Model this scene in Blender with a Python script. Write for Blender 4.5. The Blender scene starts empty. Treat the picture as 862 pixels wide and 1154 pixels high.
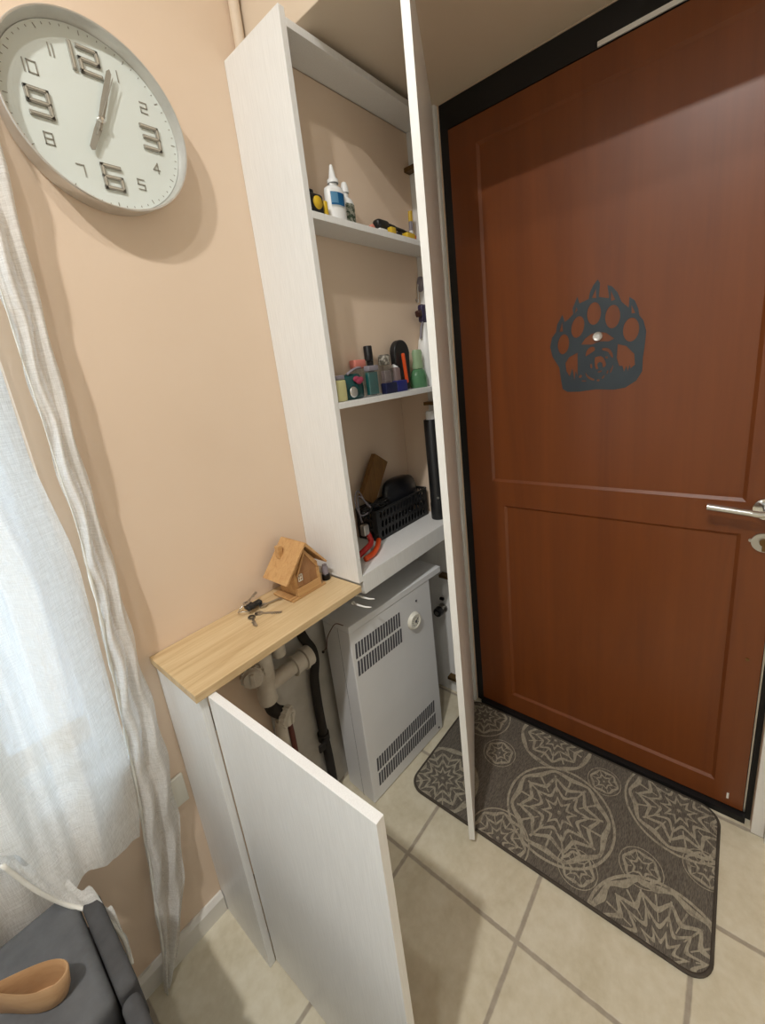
import bpy, bmesh, math, random
from mathutils import Vector, Matrix, Euler
random.seed(7)
SC = bpy.context.scene
COL = SC.collection
PI = math.pi

# ------------------------------------------------------------------ camera
cam_d = bpy.data.cameras.new('camera')
cam = bpy.data.objects.new('camera', cam_d)
COL.objects.link(cam)
cam.location = (-1.2747, -0.9733, 1.3562)
cam.rotation_euler = (1.3192, 0.1123, -0.8800)
cam_d.sensor_fit = 'AUTO'
cam_d.sensor_width = 36.0
cam_d.lens = 467.55 / 1154 * 36.0
cam_d.shift_x = (431 - 433.2254) / 1154
cam_d.shift_y = (540.3508 - 577) / 1154
cam_d.clip_start = 0.02
SC.camera = cam

# ------------------------------------------------------------------ world, lamps, exposure
SC.view_settings.view_transform = 'Standard'
SC.view_settings.look = 'None'
SC.view_settings.exposure = 0.0
SC.view_settings.gamma = 1.0
SC.view_settings.use_curve_mapping = False
W = bpy.data.worlds.new('world'); SC.world = W
W.use_nodes = True
wb = W.node_tree.nodes['Background']
wb.inputs[0].default_value = (0.70, 0.84, 1.0, 1)
wb.inputs[1].default_value = 2.8

def lamp(name, loc, size, energy, color, rot=(0, 0, 0), shape='DISK', sy=None):
    d = bpy.data.lights.new(name, 'AREA'); d.shape = shape; d.size = size
    if sy: d.size_y = sy
    d.energy = energy; d.color = color
    o = bpy.data.objects.new(name, d); COL.objects.link(o)
    o.location = loc; o.rotation_euler = rot
    return o
lamp('ceiling_or_fill_lamp', (-2.00, -0.86, 2.88), 0.08, 31.0, (1.0, 0.985, 0.955))
lamp('ceiling_or_fill_lamp', (-1.50, -0.92, 2.88), 0.08, 7.5, (1.0, 0.985, 0.955))
lamp('ceiling_or_fill_lamp', (-3.3, -1.35, 2.88), 0.4, 6.0, (1.0, 0.985, 0.96))  # added fill lamp, out of view, lifts the overall light in the room

# ------------------------------------------------------------------ node helpers
def srgb(r, g, b):
    f = lambda c: (c / 255 / 12.92) if c / 255 <= 0.04045 else ((c / 255 + 0.055) / 1.055) ** 2.4
    return (f(r), f(g), f(b), 1.0)

class G:
    """small expression builder over a node tree"""
    def __init__(s, mat): s.t = mat.node_tree; s.n = s.t.nodes; s.l = s.t.links
    def put(s, inp, v):
        if hasattr(v, 'is_output'): s.l.new(v, inp)
        else: inp.default_value = v
    def m(s, op, a, b=None, c=None, clamp=False):
        n = s.n.new('ShaderNodeMath'); n.operation = op; n.use_clamp = clamp
        s.put(n.inputs[0], a)
        if b is not None: s.put(n.inputs[1], b)
        if c is not None: s.put(n.inputs[2], c)
        return n.outputs[0]
    def mix(s, f, a, b, bt='MIX'):
        n = s.n.new('ShaderNodeMixRGB'); n.blend_type = bt
        s.put(n.inputs[0], f); s.put(n.inputs[1], a); s.put(n.inputs[2], b)
        return n.outputs[0]
    def coord(s, kind='Object'): return s.n.new('ShaderNodeTexCoord').outputs[kind]
    def mapping(s, v, scale=(1, 1, 1), loc=(0, 0, 0), rot=(0, 0, 0)):
        n = s.n.new('ShaderNodeMapping'); s.l.new(v, n.inputs[0])
        n.inputs['Scale'].default_value = scale; n.inputs['Location'].default_value = loc; n.inputs['Rotation'].default_value = rot
        return n.outputs[0]
    def noise(s, v, scale=5, detail=3, rough=0.5, dist=0.0):
        n = s.n.new('ShaderNodeTexNoise'); s.l.new(v, n.inputs['Vector'])
        n.inputs['Scale'].default_value = scale; n.inputs['Detail'].default_value = detail
        n.inputs['Roughness'].default_value = rough; n.inputs['Distortion'].default_value = dist
        return n.outputs[0]
    def ramp(s, f, stops):
        n = s.n.new('ShaderNodeValToRGB'); s.put(n.inputs[0], f)
        e = n.color_ramp.elements
        while len(e) < len(stops): e.new(0.5)
        for i, (p, c) in enumerate(stops):
            e[i].position = p; e[i].color = c if len(c) == 4 else (*c, 1)
        return n.outputs[0]
    def sep(s, v):
        n = s.n.new('ShaderNodeSeparateXYZ'); s.l.new(v, n.inputs[0]); return n.outputs
    def bump(s, h, strength=0.2, dist=0.002):
        n = s.n.new('ShaderNodeBump'); s.l.new(h, n.inputs['Height'])
        n.inputs['Strength'].default_value = strength; n.inputs['Distance'].default_value = dist
        return n.outputs[0]

def mat(name, color=(0.8, 0.8, 0.8, 1), rough=0.5, metal=0.0, spec=0.5, trans=0.0, ior=1.45, coat=0.0):
    m = bpy.data.materials.new(name); m.use_nodes = True
    b = m.node_tree.nodes['Principled BSDF']
    b.inputs['Base Color'].default_value = color
    b.inputs['Roughness'].default_value = rough
    b.inputs['Metallic'].default_value = metal
    b.inputs['Specular IOR Level'].default_value = spec
    b.inputs['Transmission Weight'].default_value = trans
    b.inputs['IOR'].default_value = ior
    b.inputs['Coat Weight'].default_value = coat; b.inputs['Coat Roughness'].default_value = 0.30
    return m
def bsdf(m): return m.node_tree.nodes['Principled BSDF']

def noisy(name, c1, c2, scale=8, rough=0.5, stretch=(1, 1, 1), bump=0.0, detail=4, metal=0.0, spec=0.5, bdist=0.001, coat=0.0):
    """base colour mottled between c1 and c2"""
    m = mat(name, c1, rough, metal, spec, coat=coat); g = G(m); b = bsdf(m)
    v = g.mapping(g.coord(), stretch)
    n = g.noise(v, scale, detail, 0.55)
    g.l.new(g.ramp(n, [(0.3, c1), (0.7, c2)]), b.inputs['Base Color'])
    if bump: g.l.new(g.bump(n, bump, bdist), b.inputs['Normal'])
    return m

def clear(name, tint=(1, 1, 1, 1), gloss=0.06, rough=0.03):
    m = bpy.data.materials.new(name); m.use_nodes = True; t = m.node_tree; t.nodes.clear()
    o = t.nodes.new('ShaderNodeOutputMaterial'); a = t.nodes.new('ShaderNodeBsdfTransparent'); b = t.nodes.new('ShaderNodeBsdfGlossy'); mx = t.nodes.new('ShaderNodeMixShader')
    a.inputs[0].default_value = tint; b.inputs['Roughness'].default_value = rough; mx.inputs[0].default_value = gloss
    t.links.new(a.outputs[0], mx.inputs[1]); t.links.new(b.outputs[0], mx.inputs[2]); t.links.new(mx.outputs[0], o.inputs[0])
    return m

M = {}
M['wall'] = noisy('wall_paint', srgb(234, 211, 187), srgb(230, 206, 181), 3, 0.62, bump=0.05)
def _wallbump():
    m = M['wall']; g = G(m); b = bsdf(m)
    n = g.noise(g.coord(), 90, 3, 0.6)
    g.l.new(g.bump(n, 0.10, 0.002), b.inputs['Normal'])
_wallbump()
M['soffit'] = noisy('soffit_paint', srgb(226, 208, 186), srgb(221, 203, 180), 3, 0.6, bump=0.05)
M['plaster'] = noisy('bare_plaster', srgb(206, 202, 194), srgb(172, 166, 155), 6, 0.85, bump=0.25, bdist=0.003)
M['ceil'] = noisy('ceiling_paint', srgb(238, 234, 226), srgb(232, 228, 220), 3, 0.7)
M['white'] = noisy('white_laminate', srgb(240, 239, 236), srgb(230, 229, 226), 30, 0.34, stretch=(14, 14, 0.6), bump=0.06, bdist=0.0004)
M['edge'] = noisy('white_edge_band', srgb(243, 242, 238), srgb(238, 237, 232), 20, 0.4)
M['boiler'] = noisy('boiler_enamel', srgb(226, 226, 226), srgb(219, 219, 219), 5, 0.32)
M['black'] = mat('black_paint', srgb(16, 15, 16), 0.5)
M['blackpl'] = noisy('black_plastic', srgb(24, 24, 25), srgb(32, 32, 33), 20, 0.42)
M['dark'] = mat('vent_dark', srgb(78, 78, 84), 0.7)
M['steel'] = mat('brushed_steel', srgb(190, 188, 184), 0.3, 1.0)
M['chrome'] = mat('polished_chrome', srgb(215, 215, 212), 0.16, 1.0)
M['brass'] = mat('aged_brass', srgb(120, 95, 60), 0.4, 0.9)
M['pvc'] = noisy('pipe_plastic', srgb(222, 216, 204), srgb(190, 180, 164), 14, 0.45)
M['base'] = noisy('baseboard_white', srgb(232, 228, 220), srgb(222, 218, 210), 6, 0.45)
M['rubber'] = noisy('black_hose_rubber', srgb(38, 33, 28), srgb(24, 21, 19), 20, 0.75)

def wood(name, c1, c2, c3, axis=0, scale=1.0, rough=0.5, coat=0.0, bump=0.05):
    m = mat(name, c1, rough, coat=coat); g = G(m); b = bsdf(m)
    st = [11 * scale] * 3; st[axis] = 0.9 * scale
    v = g.mapping(g.coord(), tuple(st))
    n = g.noise(v, 3.2, 7, 0.62, 0.7)
    st2 = [70 * scale] * 3; st2[axis] = 2.0 * scale
    f = g.noise(g.mapping(g.coord(), tuple(st2)), 2.5, 3, 0.6)
    c = g.ramp(n, [(0.28, c3), (0.48, c1), (0.72, c2)])
    c = g.mix(0.22, c, g.ramp(f, [(0.3, c3), (0.7, c2)]))
    g.l.new(c, b.inputs['Base Color'])
    g.l.new(g.bump(f, bump, 0.0008), b.inputs['Normal'])
    return m
M['oak'] = wood('oak_worktop', srgb(208, 180, 136), srgb(222, 198, 156), srgb(182, 148, 104), 0, 1.0, 0.42)
M['door'] = wood('door_varnished_wood', srgb(114, 58, 18), srgb(122, 63, 22), srgb(102, 49, 14), 2, 0.35, 0.40, 0.28, 0.03)
M['birch'] = wood('birdhouse_wood', srgb(196, 152, 100), srgb(208, 168, 116), srgb(172, 124, 74), 0, 2.0, 0.55)
M['birch2'] = wood('birdhouse_dark_wood', srgb(156, 112, 74), srgb(168, 126, 86), srgb(130, 88, 54), 2, 2.0, 0.6)
M['plank'] = wood('brown_plank', srgb(124, 88, 44), srgb(140, 102, 56), srgb(96, 64, 30), 2, 2.0, 0.6)

def tile_mat():
    m = mat('floor_tile', srgb(206, 196, 170), 0.42); g = G(m); b = bsdf(m)
    p = g.coord('Object'); x, y, z = g.sep(p)
    tx, ty, wg = 0.302, 0.3265, 0.0055
    def edge(c, off, t):
        q = g.m('DIVIDE', g.m('ADD', c, off), t)
        fr = g.m('FRACT', q)
        d = g.m('MULTIPLY', g.m('MINIMUM', fr, g.m('SUBTRACT', 1.0, fr)), t)
        return d, g.m('FLOOR', q)
    dx, ix = edge(x, 0.6345 + 3.02, tx); dy, iy = edge(y, 0.3345 + 3.265, ty)
    d = g.m('MINIMUM', dx, dy)
    n0 = g.noise(p, 60, 3)
    d2 = g.m('ADD', d, g.m('MULTIPLY', g.m('SUBTRACT', n0, 0.5), 0.003))
    tile = g.m('DIVIDE', g.m('SUBTRACT', d2, wg - 0.002), 0.003, clamp=True)
    n1 = g.noise(p, 9, 5, 0.62, 0.3); n2 = g.noise(p, 45, 3, 0.6)
    c = g.ramp(n1, [(0.28, srgb(198, 187, 158)), (0.5, srgb(214, 204, 178)), (0.75, srgb(224, 216, 194))])
    c = g.mix(0.25, c, g.ramp(n2, [(0.3, srgb(198, 186, 160)), (0.7, srgb(234, 228, 212))]))
    gr = g.ramp(n2, [(0.3, srgb(160, 149, 132)), (0.7, srgb(178, 167, 150))])
    c = g.mix(tile, gr, c)
    g.l.new(c, b.inputs['Base Color'])
    g.l.new(g.m('SUBTRACT', 0.75, g.m('MULTIPLY', tile, 0.33)), b.inputs['Roughness'])
    h = g.m('ADD', g.m('MULTIPLY', tile, 1.0), g.m('MULTIPLY', n1, 0.25))
    g.l.new(g.bump(h, 0.5, 0.002), b.inputs['Normal'])
    return m
M['tile'] = tile_mat()

# ------------------------------------------------------------------ mesh helpers
class MB:
    def __init__(s): s.b = bmesh.new()
    def box(s, x0, x1, y0, y1, z0, z1, mx=None):
        r = bmesh.ops.create_cube(s.b, size=1.0)
        T = Matrix.Translation(((x0 + x1) / 2, (y0 + y1) / 2, (z0 + z1) / 2)) @ Matrix.Diagonal((abs(x1 - x0), abs(y1 - y0), abs(z1 - z0), 1))
        if mx is not None: T = mx @ T
        bmesh.ops.transform(s.b, matrix=T, verts=r['verts']); return s
    def rbox(s, x0, x1, y0, y1, z0, z1, r=0.01, seg=3, mx=None):
        q = bmesh.new(); c = bmesh.ops.create_cube(q, size=1.0)
        bmesh.ops.transform(q, matrix=Matrix.Translation(((x0 + x1) / 2, (y0 + y1) / 2, (z0 + z1) / 2)) @ Matrix.Diagonal((abs(x1 - x0), abs(y1 - y0), abs(z1 - z0), 1)), verts=q.verts)
        bmesh.ops.bevel(q, geom=q.edges[:], offset=r, segments=seg, affect='EDGES', profile=0.5)
        s.join(q, mx); return s
    def join(s, q, mx=None):
        if mx is not None: bmesh.ops.transform(q, matrix=mx, verts=q.verts)
        me = bpy.data.meshes.new('tmp'); q.to_mesh(me); q.free(); s.b.from_mesh(me); bpy.data.meshes.remove(me)
    def cyl(s, p0, p1, r, r2=None, seg=24, cap=True):
        p0, p1 = Vector(p0), Vector(p1); d = p1 - p0
        T = Matrix.Translation((p0 + p1) / 2) @ d.to_track_quat('Z', 'Y').to_matrix().to_4x4()
        bmesh.ops.create_cone(s.b, cap_ends=cap, segments=seg, radius1=r, radius2=r if r2 is None else r2, depth=d.length, matrix=T); return s
    def sphere(s, c, r, sc=(1, 1, 1), seg=20):
        T = Matrix.Translation(c) @ Matrix.Diagonal((*sc, 1))
        bmesh.ops.create_uvsphere(s.b, u_segments=seg, v_segments=seg // 2, radius=r, matrix=T); return s
    def lathe(s, prof, mx=None, seg=32, sx=1.0, sy=1.0):
        """prof: [(r, z)...] spun about z"""
        q = bmesh.new(); rings = []
        for r, z in prof:
            if r < 1e-6: rings.append([q.verts.new((0, 0, z))])
            else: rings.append([q.verts.new((r * sx * math.cos(2 * PI * i / seg), r * sy * math.sin(2 * PI * i / seg), z)) for i in range(seg)])
        for a, b in zip(rings, rings[1:]):
            if len(a) == 1 and len(b) == 1: continue
            for i in range(seg):
                j = (i + 1) % seg
                if len(a) == 1: q.faces.new((a[0], b[i], b[j]))
                elif len(b) == 1: q.faces.new((a[i], a[j], b[0]))
                else: q.faces.new((a[i], a[j], b[j], b[i]))
        bmesh.ops.recalc_face_normals(q, faces=q.faces)
        s.join(q, mx); return s
    def tube(s, pts, r, seg=10, closed=False):
        pts = [Vector(p) for p in pts]; q = bmesh.new(); rings = []; n = len(pts)
        up = None
        for i, p in enumerate(pts):
            if closed: t = pts[(i + 1) % n] - pts[i - 1]
            else: t = pts[min(i + 1, n - 1)] - pts[max(i - 1, 0)]
            t.normalize()
            if up is None: up = t.orthogonal().normalized()
            else: up = (up - t * up.dot(t)).normalized()
            w = t.cross(up)
            rr = r[i] if isinstance(r, (list, tuple)) else r
            rings.append([q.verts.new(p + (up * math.cos(2 * PI * k / seg) + w * math.sin(2 * PI * k / seg)) * rr) for k in range(seg)])
        pr = list(zip(rings, rings[1:])) + ([(rings[-1], rings[0])] if closed else [])
        for a, b in pr:
            for k in range(seg):
                l = (k + 1) % seg; q.faces.new((a[k], a[l], b[l], b[k]))
        if not closed:
            q.faces.new(rings[0]); q.faces.new(rings[-1])
        bmesh.ops.recalc_face_normals(q, faces=q.faces)
        s.join(q); return s
    def prism(s, poly, h0, h1, mx=None):
        """polygon in xy extruded in z from h0 to h1"""
        q = bmesh.new()
        a = [q.verts.new((x, y, h0)) for x, y in poly]; b = [q.verts.new((x, y, h1)) for x, y in poly]
        q.faces.new(a); q.faces.new(b); n = len(poly)
        for i in range(n): q.faces.new((a[i], a[(i + 1) % n], b[(i + 1) % n], b[i]))
        bmesh.ops.recalc_face_normals(q, faces=q.faces)
        s.join(q, mx); return s
    def grid(s, f, nu, nv, thick=0.0):
        vs = [[s.b.verts.new(f(u / nu, v / nv)) for u in range(nu + 1)] for v in range(nv + 1)]
        for v in range(nv):
            for u in range(nu): s.b.faces.new((vs[v][u], vs[v][u + 1], vs[v + 1][u + 1], vs[v + 1][u]))
        return s
    def build(s, name, m, parent=None, bevel=0.0, smooth=False, seg=2, angle=40, auto=None, subsurf=0):
        me = bpy.data.meshes.new(name); s.b.to_mesh(me); s.b.free()
        me.materials.append(M[m] if isinstance(m, str) else m)
        o = bpy.data.objects.new(name, me); COL.objects.link(o)
        if parent is not None: o.parent = parent
        if bevel:
            md = o.modifiers.new('bevel', 'BEVEL'); md.width = bevel; md.segments = seg
            md.limit_method = 'ANGLE'; md.angle_limit = math.radians(angle)
        if subsurf:
            md = o.modifiers.new('sub', 'SUBSURF'); md.levels = subsurf; md.render_levels = subsurf
        if smooth:
            if auto is None: me.shade_smooth()
            else:
                me.shade_smooth()
                me.set_sharp_from_angle(angle=math.radians(auto))
        return o

def tag(o, label, cat, group=None, kind=None):
    if label: o['label'] = label
    if cat: o['category'] = cat
    if group: o['group'] = group
    if kind: o['kind'] = kind
    return o
def thing(name, label, cat, loc=(0, 0, 0), rz=0.0, group=None):
    o = bpy.data.objects.new(name, None); COL.objects.link(o)
    o.empty_display_size = 0.05; o.location = loc; o.rotation_euler = (0, 0, rz)
    return tag(o, label, cat, group)
def struct(mb, name, m, **k):
    o = mb.build(name, m, **k); o['kind'] = 'structure'; return o

def holed(name, m, outer, holes, mx, thick, parent=None):
    """flat plate with holes: 2-D outline and hole polygons, thickness, placed by mx"""
    cu = bpy.data.curves.new(name + '_outline', 'CURVE'); cu.dimensions = '2D'; cu.fill_mode = 'BOTH'; cu.extrude = thick / 2
    for poly in [outer] + holes:
        sp = cu.splines.new('POLY'); sp.points.add(len(poly) - 1)
        for p, (x, y) in zip(sp.points, poly): p.co = (x, y, 0, 1)
        sp.use_cyclic_u = True
    tmp = bpy.data.objects.new('outline_curve', cu); COL.objects.link(tmp)
    dg = bpy.context.evaluated_depsgraph_get(); dg.update()
    me = bpy.data.meshes.new_from_object(tmp.evaluated_get(dg))
    bpy.data.objects.remove(tmp); bpy.data.curves.remove(cu)
    me.transform(mx); me.name = name
    me.materials.clear(); me.materials.append(M[m] if isinstance(m, str) else m)
    o = bpy.data.objects.new(name, me); COL.objects.link(o)
    if parent is not None: o.parent = parent
    return o
def ell(cx, cy, rx, ry, n=28, rot=0.0):
    out = []
    for i in range(n):
        a = 2 * PI * i / n; x, y = rx * math.cos(a), ry * math.sin(a)
        out.append((cx + x * math.cos(rot) - y * math.sin(rot), cy + x * math.sin(rot) + y * math.cos(rot)))
    return out
def smooth_poly(p, it=2):
    for _ in range(it):
        q = []
        for i in range(len(p)):
            a, b = p[i], p[(i + 1) % len(p)]
            q += [(a[0] * .75 + b[0] * .25, a[1] * .75 + b[1] * .25), (a[0] * .25 + b[0] * .75, a[1] * .25 + b[1] * .75)]
        p = q
    return p
def spline(pts, n=8):
    """Catmull-Rom through 3-D points"""
    P = [Vector(p) for p in pts]; P = [P[0] * 2 - P[1]] + P + [P[-1] * 2 - P[-2]]; out = []
    for i in range(1, len(P) - 2):
        for k in range(n):
            t = k / n; a, b, c, d = P[i - 1], P[i], P[i + 1], P[i + 2]
            out.append(0.5 * ((2 * b) + (c - a) * t + (2 * a - 5 * b + 4 * c - d) * t * t + (3 * b - a - 3 * c + d) * t ** 3))
    out.append(P[-2]); return out
def lerp_table(tab, z):
    """tab: [(z, x)...] descending in z"""
    if z >= tab[0][0]: return tab[0][1]
    for (z0, x0), (z1, x1) in zip(tab, tab[1:]):
        if z >= z1: t = (z0 - z) / (z0 - z1); return x0 + (x1 - x0) * t
    return tab[-1][1]

# ================================================================== ROOM SHELL
XL, YF, ZC = -4.2, -3.0, 2.93
struct(MB().box(XL - .2, 1.2, YF - .2, 0.3, -0.1, 0.0), 'floor', 'tile')
struct(MB().box(XL - .2, 0.3, YF - .2, 0.3, ZC, ZC + .1), 'ceiling', 'ceil')
# clock wall with the window opening left of the curtain edge
WX0, WX1, WZ0, WZ1 = -3.20, -1.120, 0.60, 2.40  # unseen left and upper parts enlarged to let in more cool daylight
mb = MB()
mb.box(WX1, 0.2, 0.0, 0.25, 0, ZC); mb.box(XL, WX0, 0.0, 0.25, 0, ZC)
mb.box(WX0, WX1, 0.0, 0.25, 0, WZ0); mb.box(WX0, WX1, 0.0, 0.25, WZ1, ZC)
struct(mb, 'wall_back', 'wall')
struct(MB().box(XL - .2, XL, YF, 0.25, 0, ZC), 'wall_left', 'ceil')
struct(MB().box(XL - .2, 0.2, YF - .2, YF, 0, ZC), 'wall_front', 'ceil')
# the entry-door wall: beside the cabinet, above the door, and right of the door
DL, DR = -0.2310, -1.090
mb = MB()
mb.box(0.0, 0.2, DL, -0.0005, 0, ZC); mb.box(0.0, 0.2, DR, DL, 2.0956, ZC); mb.box(-0.030, 0.2, YF, DR, 0, ZC)
struct(mb, 'wall_right', 'wall')
# boxed-out wall inside the upper part of the tall cabinet
struct(MB().box(-0.5385, -0.0175, -0.124, -0.0005, 1.279, 2.0615), 'wall_niche', 'wall')
struct(MB().box(-0.0190, -0.0170, -0.122, -0.0015, 0.8185, 1.2788), 'wall_recess', 'wall')
# bare plaster behind the boiler and pipes
struct(MB().box(-0.785, -0.0175, -0.004, -0.0005, 0.0, 0.756), 'wall_lower', 'plaster')
# boxed soffit over the door
struct(MB().box(-0.495, -0.0015, -1.45, -0.0005, 2.096, ZC - 0.0005), 'ceiling_soffit', 'soffit', bevel=0.002)
# baseboards
def board(name, pts, h=0.062, t=0.014):
    mb = MB(); (x0, y0), (x1, y1) = pts
    if abs(y0 - y1) < 1e-6:
        mb.prism([(y0 - t, 0), (y0 - t, h * .8), (y0 - t * .45, h), (y0 - .0003, h), (y0 - .0003, 0)], x0, x1, Matrix(((0, 0, 1, 0), (1, 0, 0, 0), (0, 1, 0, 0), (0, 0, 0, 1))))
    else:
        mb.prism([(x0 - t, 0), (x0 - t, h * .8), (x0 - t * .45, h), (x0 - .0003, h), (x0 - .0003, 0)], y0, y1, Matrix(((1, 0, 0, 0), (0, 0, 1, 0), (0, 1, 0, 0), (0, 0, 0, 1))))
    return struct(mb, name, 'base')
board('baseboard_back', ((XL + .01, 0.0), (-1.028, 0.0)))
board('baseboard_right', ((-0.030, YF + .01), (-0.030, DR - 0.028)), 0.05, 0.02)
struct(MB().box(-0.034, -0.0302, DR - 0.027, DR - 0.0005, 0.0, ZC - .001), 'trim_1', 'base', bevel=0.001)

# window in the clock wall: frame, glass, sill
wn = bpy.data.objects.new('window_1', None); COL.objects.link(wn); wn['kind'] = 'structure'; wn.location = (WX0, 0.03, WZ0)
w, h = WX1 - WX0, WZ1 - WZ0
M['winframe'] = mat('window_plastic', srgb(244, 245, 247), 0.35)
M['glass'] = None
mb = MB(); f = 0.04
mb.box(0.001, f, 0, .06, 0.001, h - .001); mb.box(w - f, w - .001, 0, .06, 0.001, h - .001); mb.box(f, w - f, 0, .06, 0.001, f); mb.box(f, w - f, 0, .06, h - f, h - .001); mb.box(w / 2 - .045, w / 2 + .045, 0, .06, f, h - f)
mb.build('window_frame', 'winframe', wn, bevel=0.004)
M['glass'] = clear('window_glass', (0.97, 0.985, 0.98, 1), 0.05, 0.02)
MB().box(f, w - f, .027, .033, f, h - f).build('window_pane', 'glass', wn)
MB().box(-.04, w - .002, -0.060, -0.001, 0.001, 0.02).build('window_sill', 'winframe', wn, bevel=0.004)

# pipe in the corner between clock wall and soffit
pp = thing('heating_pipe', 'painted beige pipe rising in the corner above the tall cabinet', 'pipe', (-0.512, -0.0145, 2.0975))
MB().cyl((0, 0, 0), (0, 0, ZC - 2.0980), 0.0125).build('pipe_tube', 'soffit', pp, smooth=True, auto=40)
for zz in (0.13, 0.40): MB().lathe([(0.0128, zz - .006), (0.0142, zz - .006), (0.0142, zz + .006), (0.0128, zz + .006)]).build('pipe_clip', 'soffit', pp)

# ================================================================== ENTRY DOOR
dr = bpy.data.objects.new('door_1', None); COL.objects.link(dr); dr['kind'] = 'structure'; dr.location = (0, 0, 0)
dr['label'] = 'reddish brown varnished wooden entry door with two sunk panels'; dr['category'] = 'door'
LY0, LY1, LZ0, LZ1 = -0.260, -1.071, 0.024, 2.022
def rects_minus(y0, y1, z0, z1, ps):
    return None
mb = MB()
U = (-0.346, -1.007, 0.956, 1.958); L_ = (-0.385, -1.004, 0.094, 0.872)
# stiles and rails, front at x = 0, panels sunk 7 mm with sloped mouldings
def face(q, pts): q.faces.new([q.verts.new(p) for p in pts])
q = bmesh.new()
ys = sorted({LY0, LY1, U[0], U[1], L_[0], L_[1]}); zs = sorted({LZ0, LZ1, U[2], U[3], L_[2], L_[3]})
def inside(y, z, R): return R[1] < y < R[0] and R[2] < z < R[3]
for i in range(len(ys) - 1):
    for j in range(len(zs) - 1):
        yc, zc = (ys[i] + ys[i + 1]) / 2, (zs[j] + zs[j + 1]) / 2
        if inside(yc, zc, U) or inside(yc, zc, L_): continue
        face(q, [(0, ys[i], zs[j]), (0, ys[i + 1], zs[j]), (0, ys[i + 1], zs[j + 1]), (0, ys[i], zs[j + 1])])
for R in (U, L_):
    k, dp = 0.008, 0.006
    o = [(0, R[0], R[2]), (0, R[1], R[2]), (0, R[1], R[3]), (0, R[0], R[3])]
    n = [(dp, R[0] - k, R[2] + k), (dp, R[1] + k, R[2] + k), (dp, R[1] + k, R[3] - k), (dp, R[0] - k, R[3] - k)]
    for a in range(4): face(q, [o[a], o[(a + 1) % 4], n[(a + 1) % 4], n[a]])
    face(q, n)
e = [(LY0, LZ0), (LY1, LZ0), (LY1, LZ1), (LY0, LZ1)]
for a in range(4):
    (y0, z0), (y1, z1) = e[a], e[(a + 1) % 4]; face(q, [(0, y0, z0), (0, y1, z1), (.045, y1, z1), (.045, y0, z0)])
face(q, [(.045, y, z) for y, z in e])
bmesh.ops.remove_doubles(q, verts=q.verts, dist=1e-5); bmesh.ops.recalc_face_normals(q, faces=q.faces)
mb.join(q); leaf = mb.build('door_leaf', 'door', dr)
mb = MB()
mb.box(0.004, .12, -0.2575, DL - .0005, 0.0, 2.095); mb.box(0.004, .12, DR + .0005, -1.0775, 0.0, 2.095); mb.box(0.004, .12, -1.0775, -0.2575, 2.0265, 2.095); mb.box(.060, .12, -1.0775, -0.2575, 0.0205, 2.0265)  # last box: unseen backing added to stop sky light leaking round the leaf
mb.box(-0.017, .12, -1.0775, -0.2575, 0.0003, 0.0205)
mb.build('door_frame_and_backing', 'black', dr)
MB().box(0.001, 0.012, -1.0762, -1.0725, 0.024, 2.02).build('edge_strip', 'steel', dr)
MB().box(-0.0005, 0.0035, -1.0700, -0.662, 2.0275, 2.0375).build('lit_head_strip', 'base', dr)  # pale strip stands in for light on the black frame's head
# lever, rosette, lock cylinder, peephole, screws
hd = MB().cyl((-0.0005, -1.045, 0.944), (-0.009, -1.045, 0.944), 0.026, seg=32).build('door_handle', 'chrome', dr, smooth=True, auto=40)
MB().tube(spline([(-0.009, -1.045, .944), (-.034, -1.045, .944), (-.047, -1.038, .9435), (-.050, -1.022, .944), (-.050, -1.012, .946)], 5), 0.008, 12).tube([(-.050, -1.018, .945), (-.050, -0.934, .9515)], 0.0085, 14).build('lever', 'chrome', hd, smooth=True, auto=60)
lk = MB().cyl((-0.0005, -1.047, 0.858), (-0.006, -1.047, 0.858), 0.024, seg=32).build('lock_escutcheon', 'steel', dr, smooth=True, auto=40)
MB().cyl((-0.0062, -1.047, 0.860), (-0.012, -1.047, 0.860), 0.009).box(-0.0122, -0.0062, -1.050, -1.044, 0.838, 0.858).build('lock_cylinder', 'brass', lk, smooth=True, auto=40)
MB().cyl((-0.0005, -1.022, 0.860), (-0.004, -1.022, 0.860), 0.004).build('screw', 'steel', dr)
MB().cyl((-0.0005, -1.0425, 0.5248), (-0.003, -1.0425, 0.5248), 0.004).build('screw', 'brass', dr)
MB().box(-0.002, -0.0003, -1.0385, -1.0335, 0.049, 0.068).build('paint_chip', 'base', dr)

# ================================================================== TALL CABINET
D, T = -0.2075, 0.016
cab = thing('tall_cabinet', 'tall narrow white cabinet with open shelves beside the entry door', 'cabinet', (-0.278, 0, 0))
cx = 0.278
MB().box(-0.556 + cx, -0.540 + cx, D, -0.0008, 0.8012, 2.094).build('side_panel', 'white', cab, bevel=0.0008)
MB().box(-0.0165 + cx, -0.0012 + cx, -0.2290, -0.0048, 0.0005, 2.094).build('side_panel', 'white', cab, bevel=0.0008)
for nm, z0, z1, yb in (('top_panel', 2.0625, 2.0785, -.1245), ('shelf', 1.711, 1.7265, -.1245), ('shelf', 1.2805, 1.2965, -.1245), ('shelf', 0.760, 0.8175, -.0012)):
    MB().box(-0.5397 + cx, -0.0168 + cx, D, yb, z0, z1).build(nm, 'white', cab, bevel=0.0008)
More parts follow.
